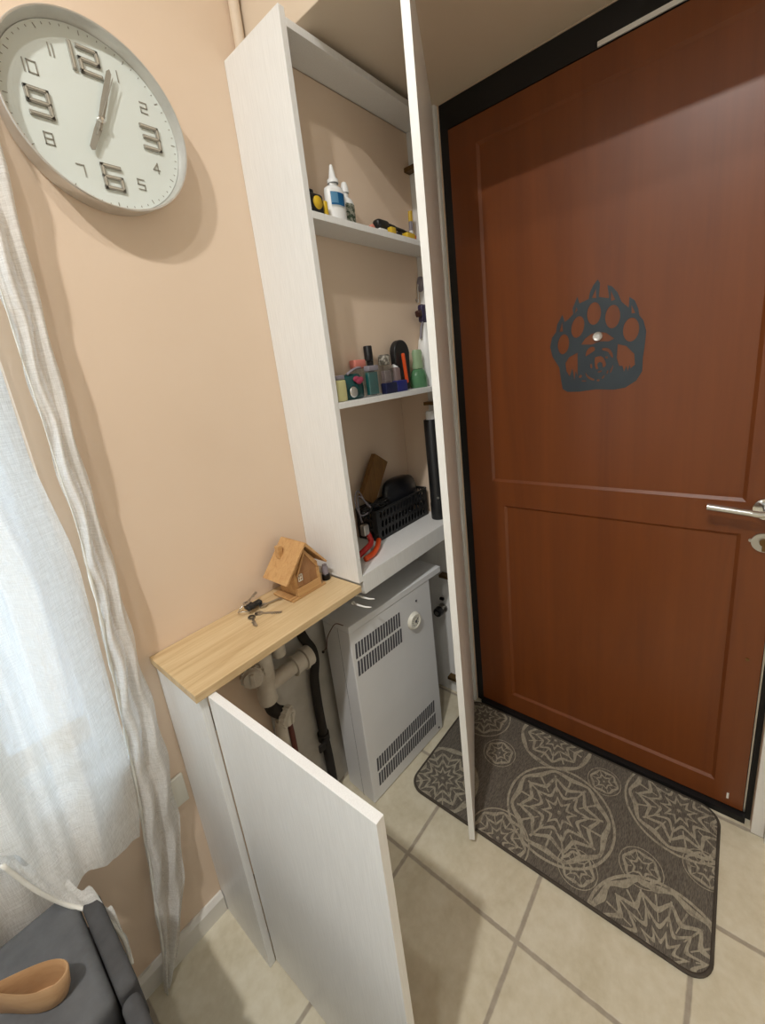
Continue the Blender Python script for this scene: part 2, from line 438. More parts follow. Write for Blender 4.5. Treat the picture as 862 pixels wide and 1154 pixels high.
# door, hinged at the right panel and swung part of the way open
ang = math.atan2(-0.469, -0.883)
hx, hy, dw = -0.0550 + cx, -0.2360, 0.511
R = Matrix.Translation((hx, hy, 0)) @ Matrix.Rotation(ang, 4, 'Z')
tdoor = MB().box(0.006, dw, -0.008, 0.008, 0.020, 2.070, mx=R).build('door', 'white', cab, bevel=0.0006)
MB().box(dw + .0002, dw + .0010, -0.0081, 0.0081, 0.020, 2.070, mx=R).build('edge_band', 'edge', tdoor)
for z in (1.955, 1.235, 0.560, 0.085):
    mb = MB().box(-0.046 + cx, -0.0170 + cx, -0.170, -0.120, z - .006, z + .006).box(-0.045 + cx, -0.022 + cx, -0.219, -0.165, z - .008, z + .008)
    mb.cyl((-0.0760 + cx, -0.2360, z), (-0.0790 + cx, -0.2304, z), 0.0155)
    mb.build('hinge', 'brass', tdoor, bevel=0.001)
# ================================================================== LOW CABINET + WORKTOP
low = thing('low_cabinet', 'low white cabinet with open door under the oak worktop', 'cabinet', (-1.0185, -0.1, 0))
q = Matrix.Translation((1.0185, 0.1, 0))
mb = MB().box(-1.0265, -1.0105, -0.2095, -0.0008, 0.0005, 0.7812, mx=q)
mb.build('side_panel', 'white', low, bevel=0.0008)
R = q @ Matrix.Translation((-1.0105, -0.212, 0)) @ Matrix.Rotation(-0.024 + 0.0, 4, 'Z')
ldoor = MB().box(0.0, 0.016, -0.436, -0.002, 0.010, 0.7805, mx=Matrix.Translation((1.0185, .1, 0)) @ Matrix.Translation((-1.0105, -0.212, 0)) @ Matrix.Rotation(0.024, 4, 'Z')).build('door', 'white', low, bevel=0.0006)
for z in (0.70, 0.09):
    MB().cyl((-0.9940 + 1.0185, -0.235 + .1, z), (-0.9905 + 1.0185, -0.235 + .1, z), 0.016).box(-1.0103 + 1.0185, -0.985 + 1.0185, -0.208 + .1, -0.150 + .1, z - .007, z + .007).build('hinge', 'steel', ldoor)
top = MB().box(-1.034 + 0.795, -0.560 + 0.795, -0.2175 + .108, -0.0012 + .108, 0, 0.018).build('worktop', 'oak', None, bevel=0.0008)
top.location = (-0.795, -0.108, 0.7818)
tag(top, 'narrow light oak worktop plank over the low white cabinet', 'worktop')

# ================================================================== BOILER
bl = thing('floor_boiler', 'white floor-standing boiler with slotted vents under the cabinet shelves', 'boiler', (-0.583, -0.163, 0.0), -math.atan2(0.025, 0.378))
bw, bd, bh = 0.379, 0.125, 0.640
MB().box(0, bw, 0, bd, 0.004, bh).build('body', 'boiler', bl, bevel=0.003)
MB().box(-0.001, bw + 0.066, -0.002, bd, bh + .001, bh + 0.023).build('lid', 'boiler', bl, bevel=0.002)
MB().box(-.0006, .0, 0.052, 0.0525, 0.0, bh).build('side_seam', 'dark', bl)
def slots(x0, x1, zt, zb, n):
    mb = MB(); hh = (zt - zb - 0.010) / 2
    for r in range(2):
        z1 = zt - r * (hh + .010)
        for i in range(n):
            xx = x0 + (x1 - x0) * (i + .5) / n; ww = (x1 - x0) / n * .32
            a = 0.0018
            mb.prism([(xx - ww + a, z1), (xx + ww + a, z1), (xx + ww - a, z1 - hh), (xx - ww - a, z1 - hh)], -0.0008, 0.0006, Matrix(((1, 0, 0, 0), (0, 0, 1, 0), (0, 1, 0, 0), (0, 0, 0, 1))))
    return mb
slots(0.012, 0.215, 0.598, 0.488, 17).build('vent_grille', 'dark', bl)
slots(0.030, 0.342, 0.158, 0.050, 27).build('vent_grille', 'dark', bl)
MX = Matrix.Rotation(PI / 2, 4, 'X')
M['dialw'] = mat('dial_ivory', srgb(232, 228, 214), 0.4)
dl = MB().lathe([(0.0, 0.010), (0.019, 0.010), (0.021, 0.012), (0.026, 0.012), (0.030, 0.006), (0.031, 0.0)], Matrix.Translation((0.278, 0, 0.532)) @ MX).build('thermometer_dial', 'dialw', bl, smooth=True, auto=40)
mb = MB()
for i in range(12):
    a = 2 * PI * i / 12; mb.box(-.0006, .0006, -.0004, .0003, 0.013, 0.017, mx=Matrix.Translation((0.278, -0.0102, 0.532)) @ Matrix.Rotation(a, 4, 'Y'))
mb.box(-.001, .001, -.001, .0003, -0.004, 0.013, mx=Matrix.Translation((0.278, -0.0106, 0.532)) @ Matrix.Rotation(0.9, 4, 'Y')); mb.cyl((0.278, -0.010, 0.532), (0.278, -0.013, 0.532), 0.004)
mb.build('dial_pointer', 'dark', dl)
for x, z in ((0.300, 0.596), (0.355, 0.022)): MB().cyl((x, 0.0005, z), (x, -0.002, z), 0.004).build('screw', 'dark', bl)

# ================================================================== WALL CLOCK
M['satin'] = noisy('satin_silver', srgb(218, 216, 212), srgb(208, 206, 202), 30, 0.34, metal=0.8)
M['cface'] = noisy('clock_face', srgb(226, 232, 226), srgb(221, 228, 222), 4, 0.45)
M['num'] = mat('numeral_pewter', srgb(158, 155, 145), 0.38, 0.35)
M['numinlay'] = mat('numeral_inlay', srgb(200, 196, 184), 0.3, 0.4)  # paler raised line inside the big numerals
M['cglass'] = clear('clock_glass', gloss=0.03)
ck = thing('wall_clock', 'round silver wall clock with large raised numerals on the beige wall', 'clock', (-0.876, -0.0008, 1.862))
MB().lathe([(0, 0.0), (.1430, 0.0), (.1460, .003), (.1490, .030), (.1512, .046), (.1510, .0500), (.1495, .0518), (.1478, .0512), (.1466, .048), (.1436, .0262), (.1430, .0255), (0, .0255)], MX, 96).build('clock_case', 'satin', ck, smooth=True, auto=35)
MB().lathe([(.1428, .0257), (.1428, .0272), (0, .0272)], MX, 96).build('dial', 'cface', ck)
MB().lathe([(.1462, .0440), (.1462, .0450), (0, .0450)], MX, 64).build('cover_glass', 'cglass', ck)
STR = {'0': [[(0, 0), (1, 0), (1, 1), (0, 1), (0, 0)]], '1': [[(.5, 1), (.5, 0)]], '2': [[(0, 1), (1, 1), (1, .5), (0, .5), (0, 0), (1, 0)]],
       '3': [[(0, 1), (1, 1), (1, 0), (0, 0)], [(.1, .5), (1, .5)]], '4': [[(.75, 0), (.75, 1), (0, .3), (1, .3)]], '5': [[(1, 1), (0, 1), (0, .5), (1, .5), (1, 0), (0, 0)]],
       '6': [[(1, 1), (0, 1), (0, 0), (1, 0), (1, .5), (0, .5)]], '7': [[(0, 1), (1, 1), (1, 0)]], '8': [[(0, 0), (1, 0), (1, 1), (0, 1), (0, 0)], [(0, .5), (1, .5)]],
       '9': [[(1, .5), (0, .5), (0, 1), (1, 1), (1, 0), (0, 0)]]}
def strokes(mb, txt, cx, cz, H, Wd, gap, wd, d0, d1):
    tot = sum((Wd * (0.0 if c == '1' else 1) for c in txt)) + gap * (len(txt) - 1); x = cx - tot / 2
    for c in txt:
        w = 0 if c == '1' else Wd
        for line in STR[c]:
            for (ax, az), (bx, bz) in zip(line, line[1:]):
                p = Vector((x + (ax if w else .5) * w, 0, cz + (az - .5) * H)); q2 = Vector((x + (bx if w else .5) * w, 0, cz + (bz - .5) * H))
                if not w: p.x = q2.x = x
                d = q2 - p; L = d.length + wd; a = math.atan2(d.z, d.x)
                mb.box(-L / 2, L / 2, -d1, -d0, -wd / 2, wd / 2, mx=Matrix.Translation((p + q2) / 2) @ Matrix.Rotation(-a, 4, 'Y'))
        x += w + gap
    return mb
for n in range(1, 13):
    a = 2 * PI * n / 12; big = n % 3 == 0; r = 0.0905 if big else 0.1035
    cxn, czn = r * math.sin(a), r * math.cos(a)
    if big:
        if n == 12: czn = 0.094
        o = strokes(MB(), str(n), cxn, czn, 0.037, 0.029, 0.012, 0.0068, .0273, .0312).build('numeral', 'num', ck, bevel=0.0008)
        strokes(MB(), str(n), cxn, czn, 0.037, 0.029, 0.012, 0.0022, .0313, .0320).build('inlay', 'numinlay', o)
    else:
        strokes(MB(), str(n), cxn, czn, 0.0175, 0.012, 0.0058, 0.0017, .0273, .0285).build('numeral', 'num', ck)
mb = MB()
for i in range(60):
    l = 0.007 if i % 5 == 0 else 0.003
    mb.box(-.0006, .0006, -.0279, -.0273, .1385 - l, .1385, mx=Matrix.Rotation(2 * PI * i / 60, 4, 'Y'))
mb.build('minute_track', 'num', ck)
def hand(name, deg, ln, w, tail, y, m):
    R = Matrix.Rotation(math.radians(deg), 4, 'Y'); q = MB()
    q.prism([(-w * .5, -tail), (w * .5, -tail), (w * .62, ln * .35), (w * .5, ln * .93), (0, ln), (-w * .5, ln * .93), (-w * .62, ln * .35)], 0, 0.0012, R @ Matrix(((1, 0, 0, 0), (0, 0, -1, -y), (0, 1, 0, 0), (0, 0, 0, 1))))
    return q.build(name, m, ck, bevel=0.0003)
hand('minute_hand', 21.5, 0.098, 0.0085, 0.018, 0.0355, 'num')
hand('hour_hand', 207, 0.060, 0.0095, 0.012, 0.0335, 'num')
hand('second_hand', 26, 0.088, 0.0018, 0.030, 0.0375, 'num')
MB().lathe([(0.006, .0275), (.006, .0385), (.004, .0400), (0, .0400)], MX, 20).build('hand_hub', 'chrome', ck, smooth=True, auto=40)

# ================================================================== BEAR PAW PLAQUE
M['plaque'] = noisy('plaque_metal', srgb(58, 68, 74), srgb(50, 59, 66), 12, 0.5, metal=0.1)
OUT = [(-0.6684, 1.5273), (-0.6726, 1.5183), (-0.6705, 1.4846), (-0.696, 1.4765), (-0.6975, 1.4811), (-0.6922, 1.5094), (-0.7016, 1.5043), (-0.7142, 1.4874), (-0.7239, 1.4632), (-0.7409, 1.4457), (-0.743, 1.447), (-0.7432, 1.4707), (-0.7537, 1.4608), (-0.7617, 1.4405), (-0.7643, 1.4242), (-0.7743, 1.4099), (-0.7811, 1.3833), (-0.7794, 1.3513), (-0.7761, 1.3189), (-0.7758, 1.2855), (-0.7631, 1.2628), (-0.7389, 1.2472), (-0.7135, 1.2436), (-0.667, 1.2476), (-0.6253, 1.2435), (-0.5926, 1.2447), (-0.5797, 1.2538), (-0.5743, 1.2884), (-0.5708, 1.315), (-0.5523, 1.3468), (-0.5459, 1.3736), (-0.5511, 1.3986), (-0.5624, 1.4116), (-0.5662, 1.4326), (-0.5791, 1.4553), (-0.5843, 1.4351), (-0.5968, 1.4418), (-0.609, 1.4537), (-0.6073, 1.4678), (-0.6183, 1.4947), (-0.6227, 1.4769), (-0.6412, 1.4819), (-0.6478, 1.484), (-0.6509, 1.4999), (-0.6589, 1.5163)]
HOL = [[(-0.6653, 1.5134), (-0.6517, 1.4839), (-0.6674, 1.4803)], [(-0.6979, 1.5034), (-0.7132, 1.4684), (-0.6999, 1.466)], [(-0.7465, 1.4574), (-0.7592, 1.4282), (-0.7474, 1.4286)], [(-0.6159, 1.4748), (-0.6204, 1.462), (-0.6101, 1.4501)], [(-0.579, 1.4447), (-0.5824, 1.4087), (-0.5686, 1.4089)],
       [(-0.6283, 1.3705), (-0.6385, 1.385), (-0.6536, 1.395), (-0.6717, 1.3986), (-0.6912, 1.3924), (-0.7106, 1.3752), (-0.698, 1.3701), (-0.6786, 1.3727), (-0.6555, 1.367)],
       [(-0.6196, 1.3502), (-0.6198, 1.2847), (-0.6144, 1.2999), (-0.6109, 1.2743), (-0.6055, 1.3081), (-0.5982, 1.2865), (-0.5891, 1.3021), (-0.5863, 1.3247), (-0.5965, 1.3401)],
       [(-0.7188, 1.3607), (-0.739, 1.3531), (-0.7579, 1.3308), (-0.7602, 1.3038), (-0.7499, 1.2946), (-0.7481, 1.305), (-0.7439, 1.2884), (-0.7405, 1.3024), (-0.7353, 1.2874), (-0.7311, 1.3033), (-0.7233, 1.304), (-0.7171, 1.3252)]]
BEAR = [[(-0.6426, 1.3534), (-0.6511, 1.3613), (-0.6619, 1.3616), (-0.6651, 1.3515), (-0.6559, 1.3461), (-0.645, 1.3392), (-0.6387, 1.3366)], [(-0.6803, 1.3545), (-0.6953, 1.3542), (-0.7043, 1.3453), (-0.709, 1.3321), (-0.7077, 1.3243), (-0.7016, 1.3329), (-0.6955, 1.3447), (-0.6819, 1.3487)], [(-0.6623, 1.3316), (-0.6692, 1.3341), (-0.6822, 1.3343), (-0.6907, 1.3181), (-0.6924, 1.3082), (-0.6857, 1.3024), (-0.6826, 1.3076), (-0.6832, 1.3156), (-0.6763, 1.3196), (-0.6702, 1.3153), (-0.6711, 1.307), (-0.6743, 1.301), (-0.665, 1.2994)], [(-0.6705, 1.294), (-0.6827, 1.297), (-0.682, 1.2926), (-0.6721, 1.2902)], [(-0.689, 1.3327), (-0.6965, 1.3311), (-0.6958, 1.3252), (-0.6898, 1.327)], [(-0.6512, 1.3155), (-0.657, 1.3166), (-0.6582, 1.3041), (-0.6535, 1.3034)], [(-0.639, 1.2968), (-0.6462, 1.2852), (-0.655, 1.2787), (-0.6645, 1.2737), (-0.663, 1.2694), (-0.6519, 1.2735), (-0.6423, 1.2822)], [(-0.6684, 1.2723), (-0.6773, 1.2736), (-0.6758, 1.2667), (-0.6697, 1.2679)], [(-0.6812, 1.2774), (-0.6898, 1.2849), (-0.6884, 1.2773), (-0.6828, 1.2725)], [(-0.6928, 1.2879), (-0.6964, 1.2973), (-0.6987, 1.2915), (-0.6948, 1.2845)], [(-0.701, 1.2913), (-0.7067, 1.3036), (-0.7098, 1.3097), (-0.7086, 1.2978), (-0.7033, 1.2859)], [(-0.6212, 1.2848), (-0.6293, 1.29), (-0.6329, 1.2838), (-0.6245, 1.2791)], [(-0.6291, 1.2734), (-0.6407, 1.2727), (-0.6437, 1.2691), (-0.6311, 1.2697)]]
TOES = [ell(-0.6603, 1.446, .0172, .0286), ell(-0.7053, 1.4308, .0177, .0290), ell(-0.7485, 1.392, .0183, .0293), ell(-0.6195, 1.418, .0166, .0282, rot=0.18), ell(-0.5815, 1.3772, .0155, .0270, rot=0.08)]
cy0, cz0 = -0.6650, 1.3700
loc2 = lambda P: [(-(y - cy0), z - cz0) for y, z in P]
def shrink(p, k=.72):
    mx_, my_ = sum(a for a, b in p) / len(p), sum(b for a, b in p) / len(p); return [(mx_ + (a - mx_) * k, my_ + (b - my_) * k) for a, b in p]
def fat(p, d=.0012):
    # push the outline out a little so the claws keep their width
    out = []
    for i in range(len(p)):
        a, b, c = Vector(p[i - 1]), Vector(p[i]), Vector(p[(i + 1) % len(p)])
        n = ((b - a).normalized() + (c - b).normalized()); n = Vector((n.y, -n.x))
        if n.length > 1e-6: n.normalize()
        sgn = 1 if sum(p[k - 1][0] * p[k][1] - p[k][0] * p[k - 1][1] for k in range(len(p))) > 0 else -1
        out.append(tuple(b + n * d * sgn))
    return out
# plate plane: local x runs along -y of the room
PM = Matrix(((0, 0, 1, 0), (-1, 0, 0, 0), (0, 1, 0, 0), (0, 0, 0, 1)))
pq = holed('bear_paw_plaque', 'plaque', fat(loc2(OUT)), [shrink(loc2(x)) if len(x) == 3 else loc2(x) for x in HOL] + [smooth_poly(loc2(x), 1) for x in BEAR] + [loc2(x) for x in TOES], PM, 0.003)
pq.location = (0.0062, cy0, cz0)
tag(pq, 'dark metal bear paw silhouette with a bear face cut out, on the wooden door', 'wall plaque')
ph = MB().lathe([(0, .0065), (.006, .0065), (.0062, .0080), (.0105, .0090), (.0118, .0075), (.0118, 0)], Matrix.Translation((0.0077, -0.6705, 1.3862)) @ Matrix.Rotation(-PI / 2, 4, 'Y'), 28).build('peephole', 'satin', dr, smooth=True, auto=40)

# ================================================================== DOOR MAT
def mat_mat():
    m = mat('doormat_pile', srgb(96, 84, 72), 0.95, spec=0.1); g = G(m); b = bsdf(m)
    p = g.coord('Object'); x, y, z = g.sep(p)
    n1 = g.noise(p, 70, 3, 0.6); wob = g.m('MULTIPLY', g.m('SUBTRACT', g.noise(p, 26, 2), 0.5), 0.016)
    total = None
    ox, oy = -0.243, -0.620
    for (mx_, my_, R, np, k, ph) in [(-.281, -.649, .152, 8, 4.6, 0), (-.470, -.935, .160, 12, 4.4, .3), (-.080, -.930, .140, 9, 4.6, .1), (-.104, -.734, .048, 6, 2.6, 0), (-.035, -.560, .118, 8, 4.2, .2),
                                  (-.191, -.416, .055, 6, 2.6, .4), (-.070, -.300, .098, 8, 3.8, 0), (-.452, -.530, .088, 8, 3.6, .2), (-.303, -.868, .052, 6, 2.6, .1), (-.385, -.300, .120, 9, 4.3, .5), (-.215, -1.000, .050, 6, 2.5, .2), (-.40, -.735, .05, 6, 2.6, 0)]:
        dx = g.m('SUBTRACT', x, mx_ - ox); dy = g.m('SUBTRACT', y, my_ - oy)
        d = g.m('DIVIDE', g.m('SQRT', g.m('ADD', g.m('MULTIPLY', dx, dx), g.m('MULTIPLY', dy, dy))), R)
        d = g.m('ADD', d, wob)
        th = g.m('ADD', g.m('ARCTAN2', dy, dx), ph)
        pet = g.m('ABSOLUTE', g.m('COSINE', g.m('MULTIPLY', th, np / 2)))
        # lobed rings, wavier towards the middle radii
        amp = g.m('MULTIPLY', g.m('SINE', g.m('MULTIPLY', d, PI), clamp=True), 0.20)
        wv = g.m('ADD', d, g.m('MULTIPLY', g.m('SUBTRACT', pet, 0.5), amp))
        s1 = g.m('ABSOLUTE', g.m('SINE', g.m('MULTIPLY', wv, PI * k)))
        line = g.m('LESS_THAN', s1, 0.52)
        spoke = g.m('LESS_THAN', g.m('ABSOLUTE', g.m('SINE', g.m('MULTIPLY', th, np))), 0.22)
        band = g.m('MULTIPLY', g.m('GREATER_THAN', d, 0.42), g.m('LESS_THAN', d, 0.80))
        v = g.m('MAXIMUM', line, g.m('MULTIPLY', spoke, band))
        edge = g.m('MULTIPLY', g.m('GREATER_THAN', d, 0.955), g.m('LESS_THAN', d, 1.0))
        v = g.m('MULTIPLY', g.m('MAXIMUM', v, edge), g.m('LESS_THAN', d, 1.0))
        total = v if total is None else g.m('MAXIMUM', total, v)
    yarn = g.noise(g.mapping(p, (30, 260, 30)), 3, 2)
    dark = g.ramp(yarn, [(0.35, srgb(88, 82, 74)), (0.65, srgb(124, 116, 105))])
    lite = g.ramp(yarn, [(0.3, srgb(150, 142, 124)), (0.7, srgb(180, 171, 152))])
    f = g.m('MULTIPLY', total, g.ramp(n1, [(0.30, (0.35, 0.35, 0.35, 1)), (0.5, (1, 1, 1, 1))]))
    c = g.mix(f, dark, lite)
    g.l.new(c, b.inputs['Base Color'])
    g.l.new(g.bump(g.m('ADD', g.m('MULTIPLY', total, 0.6), yarn), 0.6, 0.003), b.inputs['Normal'])
    return m
M['mat'] = mat_mat()
M['matedge'] = noisy('doormat_binding', srgb(78, 70, 61), srgb(66, 59, 51), 60, 0.9, bump=0.3, bdist=0.001)
def rrect(x0, x1, y0, y1, r, n=8):
    out = []
    for cx_, cy_, a0 in ((x1 - r, y1 - r, 0), (x0 + r, y1 - r, 90), (x0 + r, y0 + r, 180), (x1 - r, y0 + r, 270)):
        for i in range(n + 1):
            a = math.radians(a0 + 90 * i / n); out.append((cx_ + r * math.cos(a), cy_ + r * math.sin(a)))
    return out
dm = thing('door_mat', 'dark taupe door mat with pale flower medallions in front of the wooden door', 'mat', (-0.244, -0.620, 0.0))
hx_, hy_ = 0.220, 0.399
MB().prism(rrect(-hx_, hx_, -hy_, hy_, 0.045), 0.0005, 0.0075).build('pile', 'mat', dm)
mb = MB(); mb.tube([(x, y, 0.0048) for x, y in rrect(-hx_ - .003, hx_ + .003, -hy_ - .003, hy_ + .003, 0.048)], 0.0045, 8, closed=True)
mb.build('binding', 'matedge', dm, smooth=True)

# ================================================================== SHEER CURTAIN
def cloth():
    m = bpy.data.materials.new('sheer_linen'); m.use_nodes = True; g = G(m); t = m.node_tree; t.nodes.clear()
    p = g.coord('Object')
    warp = g.noise(g.mapping(p, (120, 120, 6)), 6, 3, 0.6); weft = g.noise(g.mapping(p, (6, 6, 120)), 6, 3, 0.6); big = g.noise(p, 14, 4, 0.6)
    slub = g.m('ADD', g.m('MULTIPLY', warp, 0.5), g.m('MULTIPLY', weft, 0.5))
    col = g.ramp(slub, [(0.35, srgb(232, 230, 224)), (0.65, srgb(248, 247, 244))])
    bm = g.bump(g.m('ADD', slub, g.m('MULTIPLY', big, 2.0)), 0.35, 0.004)
    d = t.nodes.new('ShaderNodeBsdfDiffuse'); tr = t.nodes.new('ShaderNodeBsdfTranslucent'); tp = t.nodes.new('ShaderNodeBsdfTransparent')
    for n in (d, tr): t.links.new(col, n.inputs['Color']); t.links.new(bm, n.inputs['Normal'])
    m1 = t.nodes.new('ShaderNodeMixShader'); m1.inputs[0].default_value = 0.36; t.links.new(d.outputs[0], m1.inputs[1]); t.links.new(tr.outputs[0], m1.inputs[2])
    m2 = t.nodes.new('ShaderNodeMixShader'); t.links.new(g.m('SUBTRACT', 0.42, g.m('MULTIPLY', slub, 0.66), clamp=True), m2.inputs[0])
    t.links.new(m1.outputs[0], m2.inputs[1]); t.links.new(tp.outputs[0], m2.inputs[2])
    o = t.nodes.new('ShaderNodeOutputMaterial'); t.links.new(m2.outputs[0], o.inputs[0])
    return m
M['cloth'] = cloth()
M['hem'] = noisy('linen_hem', srgb(236, 234, 226), srgb(222, 219, 208), 40, 0.85, bump=0.3)
cu = thing('sheer_curtain', 'white sheer linen curtain hanging at the left, its hem caught on the grey seat', 'curtain', (-1.15, -0.07, 0.0))
CL = Vector(cu.location)
def W2(x, y, z): return Vector((x, y, z)) - CL
# gathered edge that hangs to the floor
RT = [(2.45, -1.046), (1.75, -1.0495), (1.54, -1.0545), (1.30, -1.063), (1.12, -1.0605), (.82, -1.065), (.59, -1.066), (.40, -1.080), (.237, -1.108), (.07, -1.158), (0.004, -1.200)]
LT = [(2.45, -1.112), (1.45, -1.106), (1.27, -1.104), (1.10, -1.103), (.92, -1.112), (.70, -1.128), (.50, -1.146), (.216, -1.178), (.07, -1.198), (.004, -1.212)]
def strip(u, v):
    z = 0.004 + (2.45 - .004) * (1 - v); a, b = lerp_table(RT, z), lerp_table(LT, z); x = a + (b - a) * u + .007
    y = -0.036 + 0.010 * math.sin(u * PI * 4 + z * 2.1) + 0.004 * math.sin(z * 17 + u * 5) + .003 * math.sin(z * 41 + u * 13)
    return W2(x + .0022 * math.sin(z * 37 + u * 3), y, z)
MB().grid(strip, 28, 150).build('gathered_edge', 'cloth', cu, smooth=True)
rim = []
for i in range(100):
    z = 0.02 + 2.40 * i / 99; x = lerp_table(LT, z) + .0015
    rim.append(W2(x + .007, -0.0405 + 0.010 * math.sin(PI * 4 + z * 2.1) + 0.003 * math.sin(z * 31), z))
MB().tube(rim, [0.0022 + .0016 * (0.5 + .5 * math.sin(i * 1.7)) if i < 45 else .0012 for i in range(100)], 6).build('hem', 'hem', cu, smooth=True)
# wide panel whose lower hem is lifted onto the seat
FT = [(2.45, -1.129), (1.46, -1.1293), (1.28, -1.1305), (1.12, -1.113), (1.07, -1.111), (.66, -1.1285), (.49, -1.1446), (.44, -1.1564)]
HEM = [(-1.1564, .4407, 0.0), (-1.19, .4560, 0.0), (-1.2223, .4808, 0.004), (-1.26, .512, 0.012), (-1.2783, .5160, .026), (-1.2927, .5100, .034), (-1.3178, .5713, .028), (-1.3407, .6575, .022), (-1.42, .72, .01), (-1.6, .66, 0), (-1.87, .60, 0)]
def hemz(x):
    for (x0, z0, f0), (x1, z1, f1) in zip(HEM, HEM[1:]):
        if x >= x1:
            t = min(max((x0 - x) / (x0 - x1), 0), 1)
            return z0 + (z1 - z0) * t, f0 + (f1 - f0) * t
    return HEM[-1][1:]
def panel(u, v):
    xb = -1.1564 - u * 0.71; zb, fw = hemz(xb)
    z = zb + (2.45 - zb) * (1 - v)
    a = lerp_table(FT, z); x = a + (-1.8664 - a) * u
    k = min(1, max(0, (z - zb) / .25))
    fold = 0.020 * math.sin(u * 38 + 1.3 * math.sin(z * 1.4)) + 0.010 * math.sin(u * 83 + 2.2 * z) + 0.004 * math.sin(u * 190 - z * 7)
    fold += 0.004 * math.sin(z * 24 + u * 30) * max(0, 1.1 - z)
    near = math.exp(-(u / .07) ** 2)
    y = -0.088 + .043 * near + fold * (.25 + .75 * k) * (1 - .75 * near) - fw * (1 - k * k * (3 - 2 * k))
    return W2(x, y, z)
MB().grid(panel, 160, 130).build('curtain_panel', 'cloth', cu, smooth=True)
# second layer behind it, in the shade of the seat below the sill
def back(u, v):
    z = 0.03 + 2.42 * (1 - v); x = -1.302 - 0.05 * max(0, 1 - z) * 0 - u * .56 + .02 * math.sin(z * 3)
    return W2(x, -0.054 + 0.008 * math.sin(u * 46 + z) + .003 * math.sin(z * 26 + u * 20) , z)
MB().grid(back, 80, 80).build('curtain_panel', 'cloth', cu, smooth=True)
RIM = spline([W2(-1.3407, -.112, .655), W2(-1.3178, -.118, .571), W2(-1.2927, -.124, .508), W2(-1.2657, -.152, .480), W2(-1.2474, -.182, .446), W2(-1.2436, -.202, .4135), W2(-1.2466, -.222, .393)], 8)
q = bmesh.new(); rows = []
for i, p in enumerate(RIM):
    wv = .012 + .003 * math.sin(i * .8); w_ = min(1, (len(RIM) - i) / 22)
    rows.append([q.verts.new(p + Vector((.10 * wv * k, .30 * k * wv * w_ - .003 * math.sin(k * 2 + i * .5), 1.0 * wv * k * w_ + .001 * math.sin(i)))) for k in (0, .4, .8, 1.3, 1.9, 2.6, 3.4)])
for a, b in zip(rows, rows[1:]):
    for k in range(6): q.faces.new((a[k], a[k + 1], b[k + 1], b[k]))
mb = MB(); mb.join(q); mb.build('caught_corner', 'cloth', cu, smooth=True)
MB().tube(RIM, 0.0036, 8).build('hem', 'hem', cu, smooth=True)

# ================================================================== GREY SEAT AND SCOOP
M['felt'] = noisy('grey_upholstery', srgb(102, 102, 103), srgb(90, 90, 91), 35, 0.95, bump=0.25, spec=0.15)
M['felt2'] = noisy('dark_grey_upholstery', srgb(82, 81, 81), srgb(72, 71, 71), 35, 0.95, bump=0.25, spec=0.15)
st = thing('upholstered_seat', 'low grey upholstered seat under the curtain in the lower left corner', 'seat', (-1.56, -0.42, 0.0))
q = Matrix.Translation((1.56, .42, 0))
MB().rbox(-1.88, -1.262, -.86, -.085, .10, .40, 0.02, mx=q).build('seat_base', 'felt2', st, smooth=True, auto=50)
MB().rbox(-1.87, -1.279, -.328, -.085, .402, .500, 0.016, 4, mx=q).build('cushion', 'felt', st, smooth=True, auto=60)
MB().rbox(-1.87, -1.284, -.86, -.332, .402, .497, 0.030, 5, mx=q).build('cushion', 'felt', st, smooth=True, auto=60)
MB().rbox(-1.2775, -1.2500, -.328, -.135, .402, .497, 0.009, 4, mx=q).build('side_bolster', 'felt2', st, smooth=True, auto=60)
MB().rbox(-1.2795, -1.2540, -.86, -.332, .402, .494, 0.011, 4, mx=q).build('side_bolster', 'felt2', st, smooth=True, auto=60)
for x in (-1.30, -1.84):
    for y in (-.13, -.82): MB().cyl((x + 1.56, y + .42, 0.0005), (x + 1.56, y + .42, .1005), 0.014, 0.02).build('leg', 'black', st, smooth=True, auto=40)
M['scoop'] = wood('pale_scoop_wood', srgb(186, 148, 108), srgb(196, 160, 120), srgb(170, 130, 90), 0, 1.2, 0.42)
# boat-shaped bowl: rim outline and a smaller base, walls 4 mm thick
def boat(n=48):
    out = []
    for i in range(n):
        a = 2 * PI * i / n; c, s_ = math.cos(a), math.sin(a)
        out.append((0.068 * c, 0.031 * s_ * (0.52 + 0.48 * c)))
    return out
B0 = boat(); q = bmesh.new(); rings = []
for k, zz in ((0.0, 0.001), (0.62, 0.0), (0.78, 0.003), (0.90, 0.026), (1.0, 0.058), (0.97, 0.0595), (0.93, 0.058), (0.83, 0.026), (0.70, 0.007), (0.0, 0.005)):
    if k == 0.0: rings.append([q.verts.new((0.010, 0, zz))]); continue
    rings.append([q.verts.new((x * k + 0.010 * (1 - k) , y * k, zz + (.006 * (-x / .066) if zz > .02 else 0))) for x, y in B0])
for a, b in zip(rings, rings[1:]):
    n = max(len(a), len(b))
    for i in range(n):
        j = (i + 1) % n
        if len(a) == 1: q.faces.new((a[0], b[i], b[j]))
        elif len(b) == 1: q.faces.new((a[i], a[j], b[0]))
        else: q.faces.new((a[i], a[j], b[j], b[i]))
bmesh.ops.recalc_face_normals(q, faces=q.faces)
mb = MB(); mb.join(q)
sc_ = mb.build('wooden_bowl', 'scoop', None, smooth=True, auto=70)
sc_.scale = (.9, .9, .9); sc_.location = (-1.361, -0.229, 0.5010); sc_.rotation_euler = (0, 0, math.radians(-40))
tag(sc_, 'pale tan boat-shaped bowl with a pointed end lying on the grey seat', 'bowl')

